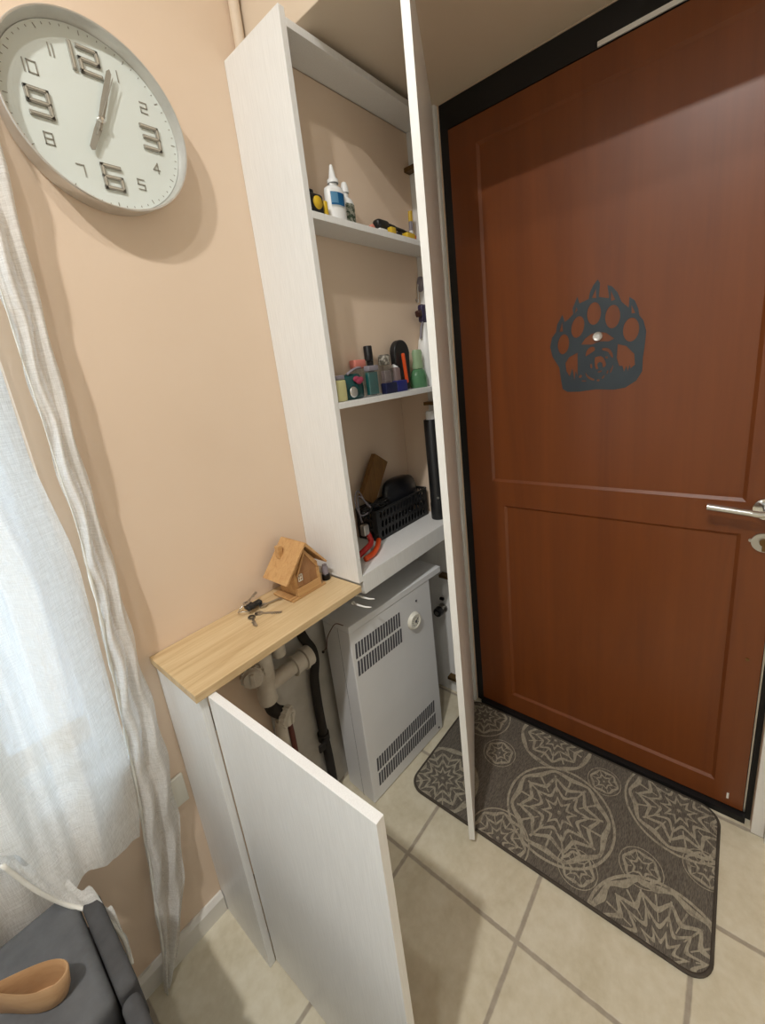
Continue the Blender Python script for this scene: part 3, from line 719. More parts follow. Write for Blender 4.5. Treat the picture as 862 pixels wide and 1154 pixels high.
# ================================================================== PIPES AND FITTINGS UNDER THE WORKTOP
pf = thing('drain_pipes', 'off-white plastic drain pipes with screw caps under the oak worktop', 'pipes', (-0.79, -0.055, 0.36))
q0 = Vector(pf.location)
P = lambda x, y, z: Vector((x, y, z)) - q0
mb = MB()
mb.cyl(P(-.800, -.056, .578), P(-.655, -.056, .578), 0.0215)
mb.build('horizontal_pipe', 'pvc', pf, smooth=True, auto=40)
for x0, x1, r in ((-.712, -.682, .027), (-.676, -.655, .030)):
    MB().cyl(P(x0, -.056, .578), P(x1, -.056, .578), r, seg=28).cyl(P(x0 - .004, -.056, .578), P(x0, -.056, .578), r + .003, seg=28).build('coupling', 'pvc', pf, smooth=True, auto=40)
MB().tube(spline([P(-.802, -.056, .690), P(-.802, -.056, .62), P(-.806, -.056, .585), P(-.810, -.058, .555), P(-.808, -.058, .535)], 6), 0.0250, 18).build('tee', 'pvc', pf, smooth=True, auto=50)
def cap(c, d, r, nm='screw_cap'):
    d = Vector(d).normalized(); mb = MB(); c = P(*c)
    mb.cyl(c, c + d * .018, r, seg=20).cyl(c + d * .018, c + d * .026, r * .92, r * .78, seg=20)
    for i in range(14):
        a = 2 * PI * i / 14; u = d.orthogonal().normalized(); w_ = d.cross(u)
        k = c + (u * math.cos(a) + w_ * math.sin(a)) * r; mb.cyl(k + d * .001, k + d * .017, .0028, seg=6)
    mb.box(-.0045, .0045, -r * .6, r * .6, 0, .006, mx=Matrix.Translation(c + d * .025) @ d.to_track_quat('Z', 'Y').to_matrix().to_4x4())
    return mb.build(nm, 'pvc', pf, smooth=True, auto=40)
cap((-.838, -.060, .640), (-.45, -.75, .05), .0285)
MB().cyl(P(-.802, -.056, .640), P(-.838, -.060, .640), .020).build('branch', 'pvc', pf, smooth=True, auto=40)
MB().tube(spline([P(-.808, -.058, .534), P(-.806, -.060, .510), P(-.795, -.062, .490), P(-.783, -.064, .478)], 6), 0.0175, 14).build('black_elbow', 'rubber', pf, smooth=True, auto=50)
cap((-.782, -.068, .468), (.35, -.80, -.10), .0270)
MB().tube([P(-.785, -.058, .452), P(-.790, -.056, .42), P(-.79, -.052, .30), P(-.79, -.05, .02)], 0.017, 14).build('lower_pipe', 'pvc', pf, smooth=True, auto=50)
M['redrub'] = noisy('dull_red_hose', srgb(112, 62, 52), srgb(92, 50, 44), 20, 0.7)
MB().tube(spline([P(-.765, -.060, .445), P(-.760, -.054, .40), P(-.757, -.050, .33), P(-.757, -.048, .02)], 6), 0.008, 10).build('red_hose', 'redrub', pf, smooth=True)
MB().tube([P(-.735, -.03, .756 - .002), P(-.735, -.03, .62)], 0.019, 14).build('upper_pipe', 'pvc', pf, smooth=True, auto=50)

hs = MB()
HP = spline([(-.662, -.022, .752), (-.655, -.024, .66), (-.640, -.026, .605), (-.6235, -.028, .565), (-.6225, -.030, .52), (-.635, -.030, .465), (-.638, -.028, .37), (-.637, -.028, .265), (-.633, -.028, .17), (-.632, -.028, .012)], 8)
hb = thing('black_hose', 'thick black hose running down the plaster beside the white boiler', 'hose', (-.635, -.028, 0.0))
hs.tube([p - Vector(hb.location) for p in HP], 0.0145, 14).build('hose_tube', 'rubber', hb, smooth=True)
MB().cyl((-.003, 0, .237), (-.003, 0, .261), 0.019).cyl((-.003, -.01, .249), (-.030, -.028, .246), .006).rbox(-.048, -.024, -.034, -.026, .236, .262, .003).build('valve', 'rubber', hb, smooth=True, auto=40)

M['wire'] = mat('thin_brown_wire', srgb(96, 60, 44), 0.6)
wr = thing('thin_wire', 'thin brown wire looping down the left side of the boiler', 'wire', (-.5925, -.10, 0.53))
MB().tube([p - Vector(wr.location) for p in spline([(-.5855, -.146, .6655), (-.5905, -.120, .665), (-.5935, -.098, .640), (-.5930, -.072, .600), (-.5925, -.060, .562), (-.5925, -.038, .540)], 8)], 0.0013, 6).build('wire_strand', 'wire', wr, smooth=True)
MB().sphere((0, .060, .009), 0.0045).build('wire_tip', 'black', wr, smooth=True)
for (x, y, z), lab in (((-.5480, -.2080, .7600), 'upper white plastic peg under the shelf at the worktop corner'), ((-.5750, -.2190, .7520), 'lower white plastic peg below the worktop corner')):
    k = thing('plastic_peg', lab, 'peg', (x, y, z - .008), 0, 'white pegs at the worktop corner')
    MB().tube([(0, .03, .003), (0, .006, .0022), (.004, -.016, .001), (.012, -.030, .0005)], [.003, .003, .0026, .0018], 8).build('peg_pin', 'edge', k, smooth=True)
    MB().cyl((0, .026, .0028), (0, .03, .0030), .0052).build('peg_head', 'edge', k)

# valve on the right-hand panel and a dark framed vent leaning behind the boiler
vk = thing('gas_valve', 'round black valve knob on the cabinet side right of the boiler', 'valve', (-0.0175, -0.112, 0.405))
MB().cyl((0, 0, 0), (-.028, 0, 0), 0.008).cyl((-.0005, 0, 0), (-.005, 0, 0), .019).build('valve_stem', 'steel', vk, smooth=True, auto=40)
MB().cyl((-.028, 0, 0), (-.052, 0, 0), .0195, .0175, seg=28).build('knob', 'blackpl', vk, bevel=0.002, smooth=True, auto=40)
MB().cyl((-.0522, 0, 0), (-.0545, 0, 0), .008).build('knob_cap', 'steel', vk)
MB().rbox(-.012, -.0005, -.008, .010, .036, .046, .002).build('latch', 'black', vk)
fr = thing('framed_vent', 'small dark panel with thin white frame leaning at the floor right of the boiler', 'vent', (-0.150, -0.100, 0.0))
LM = Matrix.Translation((0, 0, 0.004)) @ Matrix.Rotation(math.radians(24), 4, 'Z') @ Matrix.Rotation(math.radians(-9), 4, 'X')
mb = MB()
for a in ((0, .100, 0, .008, 0, .008), (0, .100, 0, .008, .185, .193), (0, .008, 0, .008, .008, .185), (.092, .100, 0, .008, .008, .185)): mb.box(*a, mx=LM)
mb.build('frame', 'edge', fr, bevel=0.001)
M['dirty'] = noisy('dark_mesh', srgb(48, 45, 42), srgb(70, 66, 60), 40, 0.8)
MB().box(.008, .092, .003, .006, .008, .185, mx=LM).build('mesh_panel', 'dirty', fr)

# power socket edge half hidden by the curtain
so = thing('wall_socket', 'beige wall socket low on the wall beside the curtain', 'socket', (-1.052, -0.0006, 0.438))
MB().rbox(-.03, .014, -.009, 0, -.040, .040, .003).build('socket_plate', 'dialw', so, smooth=True, auto=40)

# ================================================================== BIRDHOUSE
bh_ = thing('wooden_birdhouse', 'small wooden birdhouse with a pitched roof on the oak worktop', 'birdhouse', (-0.660, -0.075, 0.8003))
q = Vector(bh_.location)
X = lambda x0, x1, y0, y1, z0, z1: (x0 - q.x, x1 - q.x, y0 - q.y, y1 - q.y, z0 - q.z, z1 - q.z)
MB().box(*X(-.716, -.600, -.1185, -.030, .8003, .8055)).build('base_board', 'birch', bh_, bevel=0.0008)
MB().box(*X(-.720, -.698, -.112, -.036, .8058, .8095)).build('step', 'birch', bh_, bevel=0.0006)
# walls: side walls and gabled front and back
body = MB()
GX = Matrix(((1, 0, 0, 0), (0, 0, 1, 0), (0, 1, 0, 0), (0, 0, 0, 1)))
gab = lambda x0, x1, xa, za, ze: [(x0 - q.x, .8058 - q.z), (x1 - q.x, .8058 - q.z), (x1 - q.x, ze - q.z), (xa - q.x, za - q.z), (x0 - q.x, ze - q.z)]
body.prism(gab(-.697, -.614, -.6550, .9310, .875), -.042 - q.y, -.112 - q.y, GX)
bo = body.build('house_body', 'birch', bh_, bevel=0.0006)
fr_ = MB().prism([(-.688 - q.x, .832 - q.z), (-.622 - q.x, .832 - q.z), (-.622 - q.x, .872 - q.z), (-.655 - q.x, .914 - q.z), (-.688 - q.x, .872 - q.z)], -.1122 - q.y, -.1135 - q.y, GX).build('front_panel', 'birch2', bh_)
MB().prism([(-.691 - q.x, .866 - q.z), (-.6885 - q.x, .8625 - q.z), (-.655 - q.x, .9150 - q.z), (-.6552 - q.x, .927 - q.z)], -.1137 - q.y, -.1175 - q.y, GX).build('gable_trim', 'birch', bh_)
MB().prism([(-.619 - q.x, .866 - q.z), (-.6215 - q.x, .8625 - q.z), (-.6548 - q.x, .9150 - q.z), (-.6548 - q.x, .927 - q.z)], -.1137 - q.y, -.1175 - q.y, GX).build('gable_trim', 'birch', bh_)
MB().box(*X(-.6235, -.6150, -.1170, -.1137, .8075, .8610)).build('corner_post', 'birch', bh_)
MB().box(*X(-.6960, -.6150, -.1180, -.1137, .8065, .8290)).build('planter_box', 'birch', bh_, bevel=0.0006)
MB().box(*X(-.6700, -.6420, -.1150, -.1137, .8300, .8640)).build('little_door', 'birch2', bh_, bevel=0.0004)
mb = MB(); 
for a in ((-.686, -.672, .846, .8475), (-.686, -.672, .864, .8655), (-.686, -.6845, .846, .8655), (-.6735, -.672, .846, .8655), (-.6797, -.6783, .846, .8655), (-.686, -.672, .855, .8565)): mb.box(*X(a[0], a[1], -.1152, -.1137, a[2], a[3]))
mb.build('window_lattice', 'dialw', bh_)
for sgn, ex, nm in ((-1, -.7300, 'roof'), (1, -.5935, 'roof')):
    ax, az, ez = -.6550, .9395, (.8560 if sgn < 0 else .8660)
    tx, tz = ex - ax, ez - az; L = math.hypot(tx, tz); nx, nz = -tz / L * (1 if tx > 0 else -1), abs(tx) / L
    nx = (-tz / L) * (1 if sgn > 0 else -1); 
    poly = [(ax - q.x, az - q.z), (ex - q.x, ez - q.z), (ex - q.x + nx * .0045, ez - q.z + nz * .0045), (ax - q.x + (nx * .0045 if sgn > 0 else 0), az - q.z + .0075)]
    ro = MB().prism(poly, -.022 - q.y, -.126 - q.y, GX).build(nm, 'birch', bh_)
MB().rbox(*X(-.6960, -.6815, -.060, -.045, .905, .940), .001, 1).build('chimney', 'birch', bh_)

# small grey and black bottle behind the birdhouse
M['greypl'] = mat('grey_translucent', srgb(138, 132, 140), 0.35)
rb = thing('roller_bottle', 'tiny grey bottle with a black base between birdhouse and white panel', 'bottle', (-0.580, -0.098, 0.8003))
MB().lathe([(0, 0), (.011, 0), (.012, .002), (.012, .016), (.010, .018), (0, .018)], seg=20).build('black_base', 'black', rb, smooth=True, auto=40)
MB().lathe([(0, .0182), (.0095, .0182), (.0095, .036), (.007, .042), (.007, .046), (0, .046)], seg=20).build('bottle_body', 'greypl', rb, smooth=True, auto=40)

# ================================================================== KEYS
ky = thing('key_bunch', 'bunch of metal keys with a black fob on the oak worktop', 'keys', (-0.800, -0.054, 0.8003))
ky.scale = (1.2, 1.2, 1.2)
MB().tube([(-.010 + .014 * math.cos(2 * PI * i / 24), .012 + .014 * math.sin(2 * PI * i / 24), .007 + .004 * math.sin(4 * PI * i / 24)) for i in range(24)], 0.0012, 8, closed=True).build('key_ring', 'chrome', ky, smooth=True)
MB().rbox(-.012, .008, -.010, .010, .010, .020, .003).build('fob', 'blackpl', ky, smooth=True, auto=40)
MB().rbox(.010, .030, .002, .016, .004, .013, .003).build('fob', 'blackpl', ky, smooth=True, auto=40)
def key(x, y, z, a, L, nm='key'):
    R = Matrix.Translation((x, y, z)) @ Matrix.Rotation(a, 4, 'Z'); o = MB()
    o.lathe([(.0032, 0), (.0085, 0), (.0085, .002), (.0032, .002), (.0032, 0)], R @ Matrix.Translation((0, 0, 0)), 18, 1.1, .9)
    o.box(.008, L, -.0022, .0022, 0.0002, .0018, mx=R)
    for i in range(4): o.box(L - .006 - i * .005, L - .0035 - i * .005, -.0045 - .0008 * (i % 2), -.002, 0.0002, .0018, mx=R)
    return o.build(nm, 'steel', ky)
key(.004, -.020, .0004, -.95, .050); key(-.014, -.020, .0006, -1.9, .040); key(.026, -.004, .0032, -.25, .056); key(-.004, .008, .0205, .55, .046)

# ================================================================== THINGS ON THE TOP SHELF
Z1, Z2, Z3 = 1.7267, 1.2967, 0.8177
M['yel'] = mat('yellow_plastic', srgb(214, 176, 40), 0.4)
M['whitepl'] = noisy('white_plastic', srgb(242, 242, 240), srgb(236, 236, 234), 10, 0.35)
M['blue'] = mat('label_blue', srgb(40, 128, 190), 0.45); M['blue2'] = mat('label_light_blue', srgb(128, 190, 228), 0.45)
M['paper'] = mat('label_paper', srgb(222, 226, 222), 0.6)
M['green'] = mat('label_green', srgb(108, 128, 98), 0.5)
tm = thing('tape_measure', 'black and yellow tape measure at the left end of the top shelf', 'tape measure', (-0.502, -0.178, Z1))
MB().rbox(-.030, .016, -.018, .018, .0005, .046, .008, 3).build('case', 'blackpl', tm, smooth=True, auto=50)
MB().rbox(.0165, .029, -.017, .017, .0005, .036, .004, 3).build('yellow_end', 'yel', tm, smooth=True, auto=50)
MB().lathe([(0, .004), (.013, .003), (.014, 0)], Matrix.Translation((-.006, -.0182, .025)) @ MX, 24).build('disc', 'yel', tm, smooth=True)
MB().rbox(-.022, -.004, -.008, .008, .0462, .056, .003).build('lock_button', 'blackpl', tm, smooth=True, auto=50)
gb = thing('glue_bottle', 'white squeeze bottle with blue label and pointed nozzle on the top shelf', 'bottle', (-0.430, -0.178, Z1))
MB().lathe([(0, 0), (.026, 0), (.029, .003), (.030, .010), (.030, .066), (.028, .073), (.020, .078), (.012, .080), (.012, .086), (0, .086)], None, 32, 1.0, .62).build('bottle_body', 'whitepl', gb, smooth=True, auto=45)
MB().lathe([(.0135, .0862), (.0135, .094), (.009, .098), (.0052, .118), (.0035, .126), (0, .127)], None, 24).build('nozzle', 'whitepl', gb, smooth=True, auto=50)
lb = MB()
def wrap(mb, r, sx, sy, a0, a1, z0, z1, n=12):
    q = bmesh.new(); A = []; 
    for i in range(n + 1):
        a = a0 + (a1 - a0) * i / n; A.append((q.verts.new((r * sx * math.cos(a), r * sy * math.sin(a), z0)), q.verts.new((r * sx * math.cos(a), r * sy * math.sin(a), z1))))
    for u, v in zip(A, A[1:]): q.faces.new((u[0], v[0], v[1], u[1]))
    r_ = bmesh.ops.solidify(q, geom=q.faces[:], thickness=0.0004); mb.join(q); return mb
wrap(MB(), .0306, 1, .62, -PI * .80, -PI * .34, .034, .062).build('blue_label', 'blue', gb)
wrap(MB(), .0311, 1, .62, -PI * .79, -PI * .58, .038, .061).build('light_label', 'blue2', gb)
wrap(MB(), .0306, 1, .62, -PI * .80, -PI * .34, .030, .0335).build('label_strip', 'paper', gb)
g2 = thing('small_bottle', 'slim white bottle with green print standing right of the blue-label bottle', 'bottle', (-0.371, -0.160, Z1))
MB().lathe([(0, 0), (.021, 0), (.023, .003), (.023, .058), (.019, .068), (.009, .074), (.009, .084), (0, .084)], None, 28, 1, .75).build('bottle_body', 'whitepl', g2, smooth=True, auto=45)
MB().lathe([(.010, .0842), (.010, .096), (.006, .108), (0, .109)], None, 20).build('cap', 'whitepl', g2, smooth=True, auto=45)
def speck(name, a, b_, scale):
    m = mat(name, a, .5); g = G(m); c = g.ramp(g.noise(g.coord(), scale, 2, .5), [(.47, a), (.53, b_)]); g.l.new(c, bsdf(m).inputs['Base Color']); return m
M['print'] = speck('green_print', srgb(206, 206, 190), srgb(96, 112, 88), 150)
wrap(MB(), .0235, 1, .75, -PI * .75, PI * .05, .006, .056).build('printed_label', 'print', g2)
M['skin'] = mat('pink_rubber', srgb(214, 140, 122), 0.5)
er = thing('pink_eraser', 'small pink rubber piece on the top shelf, left of the black tool', 'eraser', (-0.312, -0.185, Z1))
MB().prism([(-.016, 0), (.010, 0), (.012, .008), (.004, .017), (-.002, .012), (-.010, .006)], -.007, .007, Matrix(((1, 0, 0, 0), (0, 0, 1, 0), (0, 1, 0, .0005), (0, 0, 0, 1)))).build('rubber', 'skin', er, bevel=0.002, smooth=True, auto=50)
ut = thing('staple_gun', 'black hand tool with a pale ring lying at the right of the top shelf', 'tool', (-0.214, -0.172, Z1))
MB().rbox(-.062, -.010, -.014, .014, .016, .040, .010, 4).build('head', 'blackpl', ut, smooth=True, auto=60)
MB().rbox(-.058, -.014, -.013, .013, .008, .0155, .003).build('pale_ring', 'whitepl', ut, smooth=True, auto=60)
MB().rbox(-.054, -.018, -.012, .012, .0005, .0075, .003).build('foot', 'blackpl', ut, smooth=True, auto=60)
MB().tube(spline([(-.012, 0, .032), (.03, 0, .030), (.075, 0, .028), (.108, 0, .027)], 6), [.0065] * 6 + [.0052] * 6 + [.004] * 7, 10).build('handle', 'blackpl', ut, smooth=True, auto=60)
MB().box(.018, .025, -.006, .006, .0005, .0245).build('prop', 'blackpl', ut); MB().box(.042, .052, -.006, .006, .0005, .0240).build('prop', 'blackpl', ut)
for x, w_, h_, lab in ((-.226, .011, .0070, None),): pass
y1 = thing('yellow_box', 'small yellow block under the black tool on the top shelf', 'box', (-0.234, -0.190, Z1))
MB().rbox(.014 - .024, .036 - .024, -.012, .0025, .0005, .0180, .002).build('block', 'yel', y1, smooth=True, auto=50)
y2 = thing('yellow_box', 'wider yellow block with an orange end at the right of the top shelf', 'box', (-0.134, -0.182, Z1))
M['orange'] = mat('orange_plastic', srgb(224, 84, 34), 0.4)
MB().rbox(-.026, .014, -.014, .012, .0005, .0195, .003).build('block', 'yel', y2, smooth=True, auto=50)
MB().rbox(.0145, .022, -.012, .010, .0005, .0175, .003).build('orange_end', 'orange', y2, smooth=True, auto=50)
sd = thing('striped_stick', 'thin striped stick leaning upright in the top shelf right corner', 'stick', (-0.062, -0.140, Z1))
for i, (z0, z1, mm) in enumerate(((0, .028, 'greypl'), (.028, .052, 'whitepl'), (.052, .078, 'greypl'), (.078, .108, 'yel'))):
    MB().cyl((z0 * .06, 0, z0 + .0005), (z1 * .06, 0, z1), .0065, seg=14).build('stick_band', mm, sd, smooth=True, auto=40)

# ================================================================== THINGS ON THE MIDDLE SHELF
def glassy(name, col, rough=.08, tw=.55):
    return mat(name, col, rough, trans=tw, ior=1.4, spec=.5)
M['paleyel'] = glassy('pale_yellow_glass', srgb(222, 216, 158), .2, .25)
M['teal'] = glassy('teal_glass', srgb(42, 118, 116), .12, .35)
M['tealdk'] = glassy('dark_teal_glass', srgb(30, 84, 84), .12, .35)
M['clearg'] = clear('clear_bottle_glass', (.93, .95, .95, 1), .14, .06)
M['amber'] = glassy('grey_pink_liquid', srgb(170, 150, 146), .15, .4)
M['cobalt'] = mat('cobalt_box', srgb(34, 40, 118), .35); M['navy'] = mat('navy_box', srgb(22, 26, 62), .4)
M['pink'] = mat('salmon_pink', srgb(216, 130, 116), .45); M['rose'] = mat('rose_ribbon', srgb(158, 54, 82), .55)
M['greengl'] = glassy('green_glass', srgb(112, 168, 122), .12, .45); M['palegr'] = glassy('pale_green_plastic', srgb(178, 206, 166), .25, .35)
M['stripe'] = speck('patterned_cap', srgb(170, 164, 150), srgb(96, 90, 80), 70)
b1 = thing('perfume_bottle', 'pale yellow perfume bottle at the left end of the middle shelf', 'perfume', (-0.514, -0.188, Z2))
MB().rbox(-.018, .018, -.012, .012, .0005, .054, .004).build('bottle_body', 'paleyel', b1, smooth=True, auto=50)
MB().rbox(-.016, .016, -.011, .011, .0545, .066, .003).build('cap', 'greypl', b1, smooth=True, auto=50)
b2 = thing('perfume_bottle', 'wide dark green bottle with a rose ribbon beside the pale yellow perfume bottle', 'perfume', (-0.450, -0.172, Z2))
MB().lathe([(0, 0), (.034, 0), (.040, .004), (.041, .030), (.037, .056), (.028, .066), (0, .068)], None, 32, 1, .55).build('bottle_body', 'tealdk', b2, smooth=True, auto=60)
MB().tube(spline([(-.026, -.014, .066), (-.01, -.015, .074), (.012, -.015, .080), (.030, -.012, .080)], 6), .0035, 8).build('rim', 'greypl', b2, smooth=True)
for c in ((-.004, -.0245, .052), (.012, -.0245, .049), (.004, -.0265, .046)): MB().sphere(c, .010, (1.2, .45, .8), 14).build('ribbon', 'rose', b2, smooth=True)
MB().lathe([(0, .004), (.012, .003), (.015, .001), (.015, 0)], Matrix.Translation((-.018, -.0235, .020)) @ MX, 24).build('silver_medallion', 'chrome', b2, smooth=True)
b3 = thing('perfume_bottle', 'bottle behind the green one with a salmon pink cap', 'perfume', (-0.381, -0.143, Z2))
MB().rbox(-.018, .018, -.012, .012, .0005, .078, .004).build('bottle_body', 'clearg', b3, smooth=True, auto=50)
MB().rbox(-.026, .020, -.012, .012, .0785, .103, .004).build('cap', 'pink', b3, smooth=True, auto=50)
b4 = thing('perfume_bottle', 'tall rectangular teal perfume bottle with dark cap in front on the middle shelf', 'perfume', (-0.385, -0.190, Z2))
MB().rbox(-.024, .024, -.011, .011, .0005, .068, .003).build('bottle_body', 'clearg', b4, smooth=True, auto=50)
MB().rbox(-.019, .019, -.007, .007, .005, .066, .002).build('liquid', 'teal', b4, smooth=True, auto=50)
MB().rbox(-.018, .022, -.010, .010, .0685, .083, .002).build('cap', 'greypl', b4, smooth=True, auto=50)
b5 = thing('cosmetic_tube', 'slim black cosmetic tube standing behind the teal perfume bottle', 'cosmetic tube', (-0.326, -0.139, Z2))
MB().lathe([(0, 0), (.0095, 0), (.0095, .098), (0, .098)], None, 20).build('tube_body', 'blackpl', b5, smooth=True, auto=40)
MB().lathe([(0, .0985), (.0125, .0985), (.0125, .138), (.011, .140), (0, .140)], Matrix.Translation((-.004, 0, 0)), 20).build('cap', 'black', b5, smooth=True, auto=40)
b6 = thing('perfume_bottle', 'clear perfume bottle with patterned cap behind the blue box', 'perfume', (-0.272, -0.148, Z2))
MB().rbox(-.018, .024, -.013, .013, .0005, .082, .004).build('bottle_body', 'clearg', b6, smooth=True, auto=50)
MB().rbox(-.013, .019, -.009, .009, .005, .066, .003).build('liquid', 'amber', b6, smooth=True, auto=50)
MB().lathe([(0, .0825), (.016, .0825), (.018, .086), (.018, .108), (.015, .112), (0, .112)], None, 24).build('cap', 'stripe', b6, smooth=True, auto=50)
b7 = thing('perfume_bottle', 'short grey-pink bottle with a white cap left of the black hairbrush', 'perfume', (-0.222, -0.150, Z2))
MB().rbox(-.017, .017, -.012, .012, .0005, .072, .004).build('bottle_body', 'amber', b7, smooth=True, auto=50)
MB().lathe([(0, .0725), (.011, .0725), (.011, .088), (.008, .091), (0, .091)], None, 20).build('cap', 'whitepl', b7, smooth=True, auto=50)
b8 = thing('blue_box', 'small cobalt blue box lying at the front of the middle shelf', 'box', (-0.288, -0.192, Z2))
MB().rbox(-.052, .000, -.010, .010, .0005, .031, .002).build('box_body', 'navy', b8, smooth=True, auto=40)
MB().rbox(.0005, .050, -.010, .010, .0005, .033, .002).build('box_end', 'cobalt', b8, smooth=True, auto=40)
b9 = thing('hairbrush', 'large rounded black hairbrush with an orange handle edge on the middle shelf', 'hairbrush', (-0.197, -0.172, Z2))
prof = [(-.018, 0), (.024, 0), (.030, .03), (.036, .095)] + [(.0 + .038 * math.cos(a), .112 + .040 * math.sin(a)) for a in [i * PI / 14 for i in range(15)]] + [(-.036, .080), (-.022, .068), (-.020, .03)]
MB().prism(prof, -.011, .011, Matrix(((1, 0, 0, 0), (0, 0, 1, .020), (0, 1, 0, .0005), (0, 0, 0, 1)))).build('brush_body', 'blackpl', b9, bevel=0.004, seg=3, smooth=True, auto=50)
MB().rbox(-.006, .004, -.006, .0035, .022, .112, .003, mx=Matrix.Rotation(-.10, 4, 'Y')).build('orange_strip', 'orange', b9, smooth=True, auto=50)
b10 = thing('green_bottle', 'squat green bottle with pale green neck right of the black hairbrush', 'bottle', (-0.113, -0.158, Z2))
MB().lathe([(0, 0), (.032, 0), (.035, .004), (.035, .034), (.029, .052), (.020, .060), (0, .060)], None, 32, 1, .7).build('bottle_body', 'greengl', b10, smooth=True, auto=50)
MB().lathe([(0, .0605), (.022, .0605), (.023, .066), (.019, .088), (.021, .110), (.017, .120), (0, .121)], None, 28, 1, .7).build('neck', 'palegr', b10, smooth=True, auto=50)
b11 = thing('spray_bottle', 'white spray bottle with dark purple trigger against the right side panel', 'spray bottle', (-0.0475, -0.152, Z2))
MB().lathe([(0, 0), (.027, 0), (.029, .004), (.029, .120), (.024, .150), (.013, .180), (.011, .205), (0, .205)], None, 28).build('bottle_body', 'whitepl', b11, smooth=True, auto=50)
M['purple'] = mat('dark_purple_plastic', srgb(52, 44, 76), .35); M['brownpl'] = mat('dark_brown_plastic', srgb(64, 36, 30), .4)
MB().rbox(-.018, .020, -.011, .011, .2055, .262, .007, 3).build('spray_head', 'purple', b11, smooth=True, auto=50)
MB().rbox(-.036, -.0165, -.009, .009, .226, .246, .004, 3, mx=Matrix.Translation((-.018, 0, .236)) @ Matrix.Rotation(-.30, 4, 'Y') @ Matrix.Translation((.018, 0, -.236))).build('nozzle', 'brownpl', b11, smooth=True, auto=50)
MB().tube(spline([(-.014, -.004, .206), (-.024, -.004, .190), (-.030, -.004, .168), (-.031, -.004, .155)], 6), .004, 8).build('trigger', 'greypl', b11, smooth=True)
hk = thing('suction_hook', 'round grey suction hook stuck on the cabinet right side panel', 'hook', (-0.0170, -0.128, 1.628))
MB().lathe([(.024, 0), (.022, .004), (.010, .010), (0, .012)], Matrix.Rotation(-PI / 2, 4, 'Y'), 28, 1, 1).build('suction_disc', 'greypl', hk, smooth=True)
MB().tube(spline([(-.012, 0, 0), (-.016, 0, -.02), (-.016, 0, -.05), (-.024, 0, -.056), (-.030, 0, -.048)], 6), .0022, 8).build('hook_arm', 'steel', hk, smooth=True)

# ================================================================== THINGS ON THE BOTTOM SHELF
cr = thing('plastic_crate', 'black perforated plastic crate full of odds and ends on the bottom shelf', 'crate', (-0.190, -0.052, Z3))
ch, cxa, cya = 0.104, 0.146, 0.044
MB().box(-cxa + .003, cxa - .003, -cya + .003, cya - .003, .0005, .004).build('crate_bottom', 'blackpl', cr)
def lattice(Wd, H, nx, nz):
    hs = []
    for r in range(nz):
        for i in range(nx):
            hs.append(ell(-Wd / 2 + .022 + (Wd - .044) * (i + (.25 if r % 2 else 0)) / (nx - .75), .022 + r * (H - .040) / (nz - 1), 0.0062, .0125, 14, rot=-.12))
    return [(-Wd / 2, 0), (Wd / 2, 0), (Wd / 2, H), (-Wd / 2, H)], hs
FX = Matrix(((1, 0, 0, 0), (0, 0, 1, 0), (0, 1, 0, 0.0005), (0, 0, 0, 1)))
FY = Matrix(((0, 0, 1, 0), (1, 0, 0, 0), (0, 1, 0, 0.0005), (0, 0, 0, 1)))
o, hs = lattice(2 * cxa, ch, 14, 3)
for yy in (-cya, cya): holed('crate_side', 'blackpl', o, hs, Matrix.Translation((0, yy, 0)) @ FX, .003, cr)
o, hs = lattice(2 * cya - .004, ch, 4, 3)
for xx in (-cxa, cxa): holed('crate_side', 'blackpl', o, hs, Matrix.Translation((xx, 0, 0)) @ FY, .003, cr)
mb = MB()
mb.tube([(x, y, ch) for x, y in rrect(-cxa - .001, cxa + .001, -cya - .001, cya + .001, .006, 3)], .0036, 8, closed=True)
mb.build('rim', 'blackpl', cr, smooth=True)
M['pan'] = noisy('black_bowl', srgb(20, 21, 25), srgb(28, 29, 34), 10, .28)
pn = thing('black_bowl', 'round black bowl tipped over inside the plastic crate', 'bowl', (-0.140, -0.046, Z3 + .094))
PN = Matrix.Translation((0, 0, .020)) @ Matrix.Rotation(.06, 4, 'Y') @ Matrix.Rotation(-.10, 4, 'X')
MB().lathe([(0, .056), (.035, .055), (.056, .051), (.070, .044), (.080, .032), (.086, .014), (.088, -.055), (.084, -.055), (.081, .014), (.066, .040), (0, .050)], PN, 44, 1.08, .36).build('bowl_shell', 'pan', pn, smooth=True, auto=50)
pl = thing('wooden_plank', 'short brown wooden plank sticking up from the left of the crate', 'plank', (-0.290, -0.042, Z3 + .014))
MB().rbox(-.036, .036, -.010, .010, 0, .158, .0015, 2, mx=Matrix.Translation((-.026, 0, .1165)) @ Matrix.Rotation(.62, 4, 'Y')).build('board', 'plank', pl)
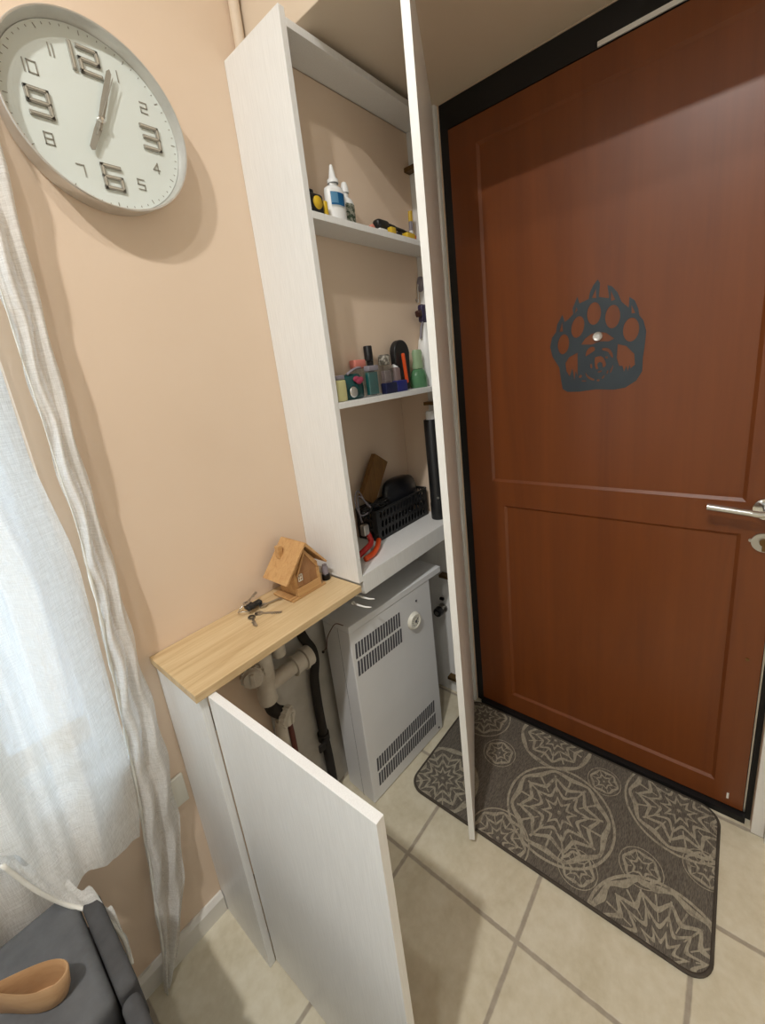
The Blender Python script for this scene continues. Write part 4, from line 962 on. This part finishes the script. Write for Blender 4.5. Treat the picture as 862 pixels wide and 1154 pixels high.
cb2 = thing('black_cable', 'coiled black cable lying over the crate front left corner', 'cable', (-0.285, -0.062, Z3 + .095))
MB().tube(spline([(-.055 + .06 * math.sin(i * 1.1) + .004 * i, -.010 + .016 * math.cos(i * 1.9), .022 + .010 * math.sin(i * 2.3)) for i in range(16)], 6), .0034, 8).build('cable_coil', 'blackpl', cb2, smooth=True)
cb = thing('grey_cable', 'tangled grey cable spilling over the left side of the crate', 'cable', (-0.370, -0.060, Z3 + .06))
random.seed(3)
pts = [(-.028, -.030, .030), (-.040, -.036, .080), (-.028, -.030, .118), (.010, -.022, .085), (.032, -.020, .052), (.012, -.026, .050), (-.034, -.034, .058), (-.046, -.030, .110), (-.016, -.02, .130), (.022, -.015, .070), (.050, -.012, .055)]
MB().tube(spline(pts, 7), .0022, 8).build('cable_loop', 'greypl', cb, smooth=True)
M['red'] = mat('red_grip', srgb(176, 36, 30), .4)
pr_ = thing('pliers', 'red and orange handled pliers lying at the left end of the bottom shelf', 'pliers', (-0.420, -0.120, Z3))
MB().tube(spline([(-.060, -.010, .012), (-.03, -.022, .030), (.000, -.020, .040), (.012, .000, .062)], 6), .0085, 12).build('red_handle', 'red', pr_, smooth=True)
MB().tube(spline([(-.050, -.036, .009), (-.01, -.034, .011), (.030, -.016, .014), (.062, .004, .020)], 6), .0085, 12).build('orange_handle', 'orange', pr_, smooth=True)
MB().rbox(-.012, .012, -.010, .010, .060, .096, .005, 3).build('jaw', 'steel', pr_, smooth=True, auto=50)
tb = thing('black_tube', 'tall black cylindrical case standing at the right end of the bottom shelf', 'tube', (-0.066, -0.157, Z3))
MB().lathe([(0, .0005), (.024, .0005), (.0255, .003), (.0255, .060), (.0240, .063), (.0240, .362), (.0225, .365), (0, .365)], None, 32).build('tube_body', 'blackpl', tb, smooth=True, auto=40)
MB().lathe([(0, .3655), (.015, .3655), (.015, .388), (.012, .394), (0, .394)], None, 24).build('tube_cap', 'whitepl', tb, smooth=True, auto=40)
MB().cyl((-.018, -.0166, .085), (-.0205, -.0188, .085), .004).build('button', 'steel', tb)
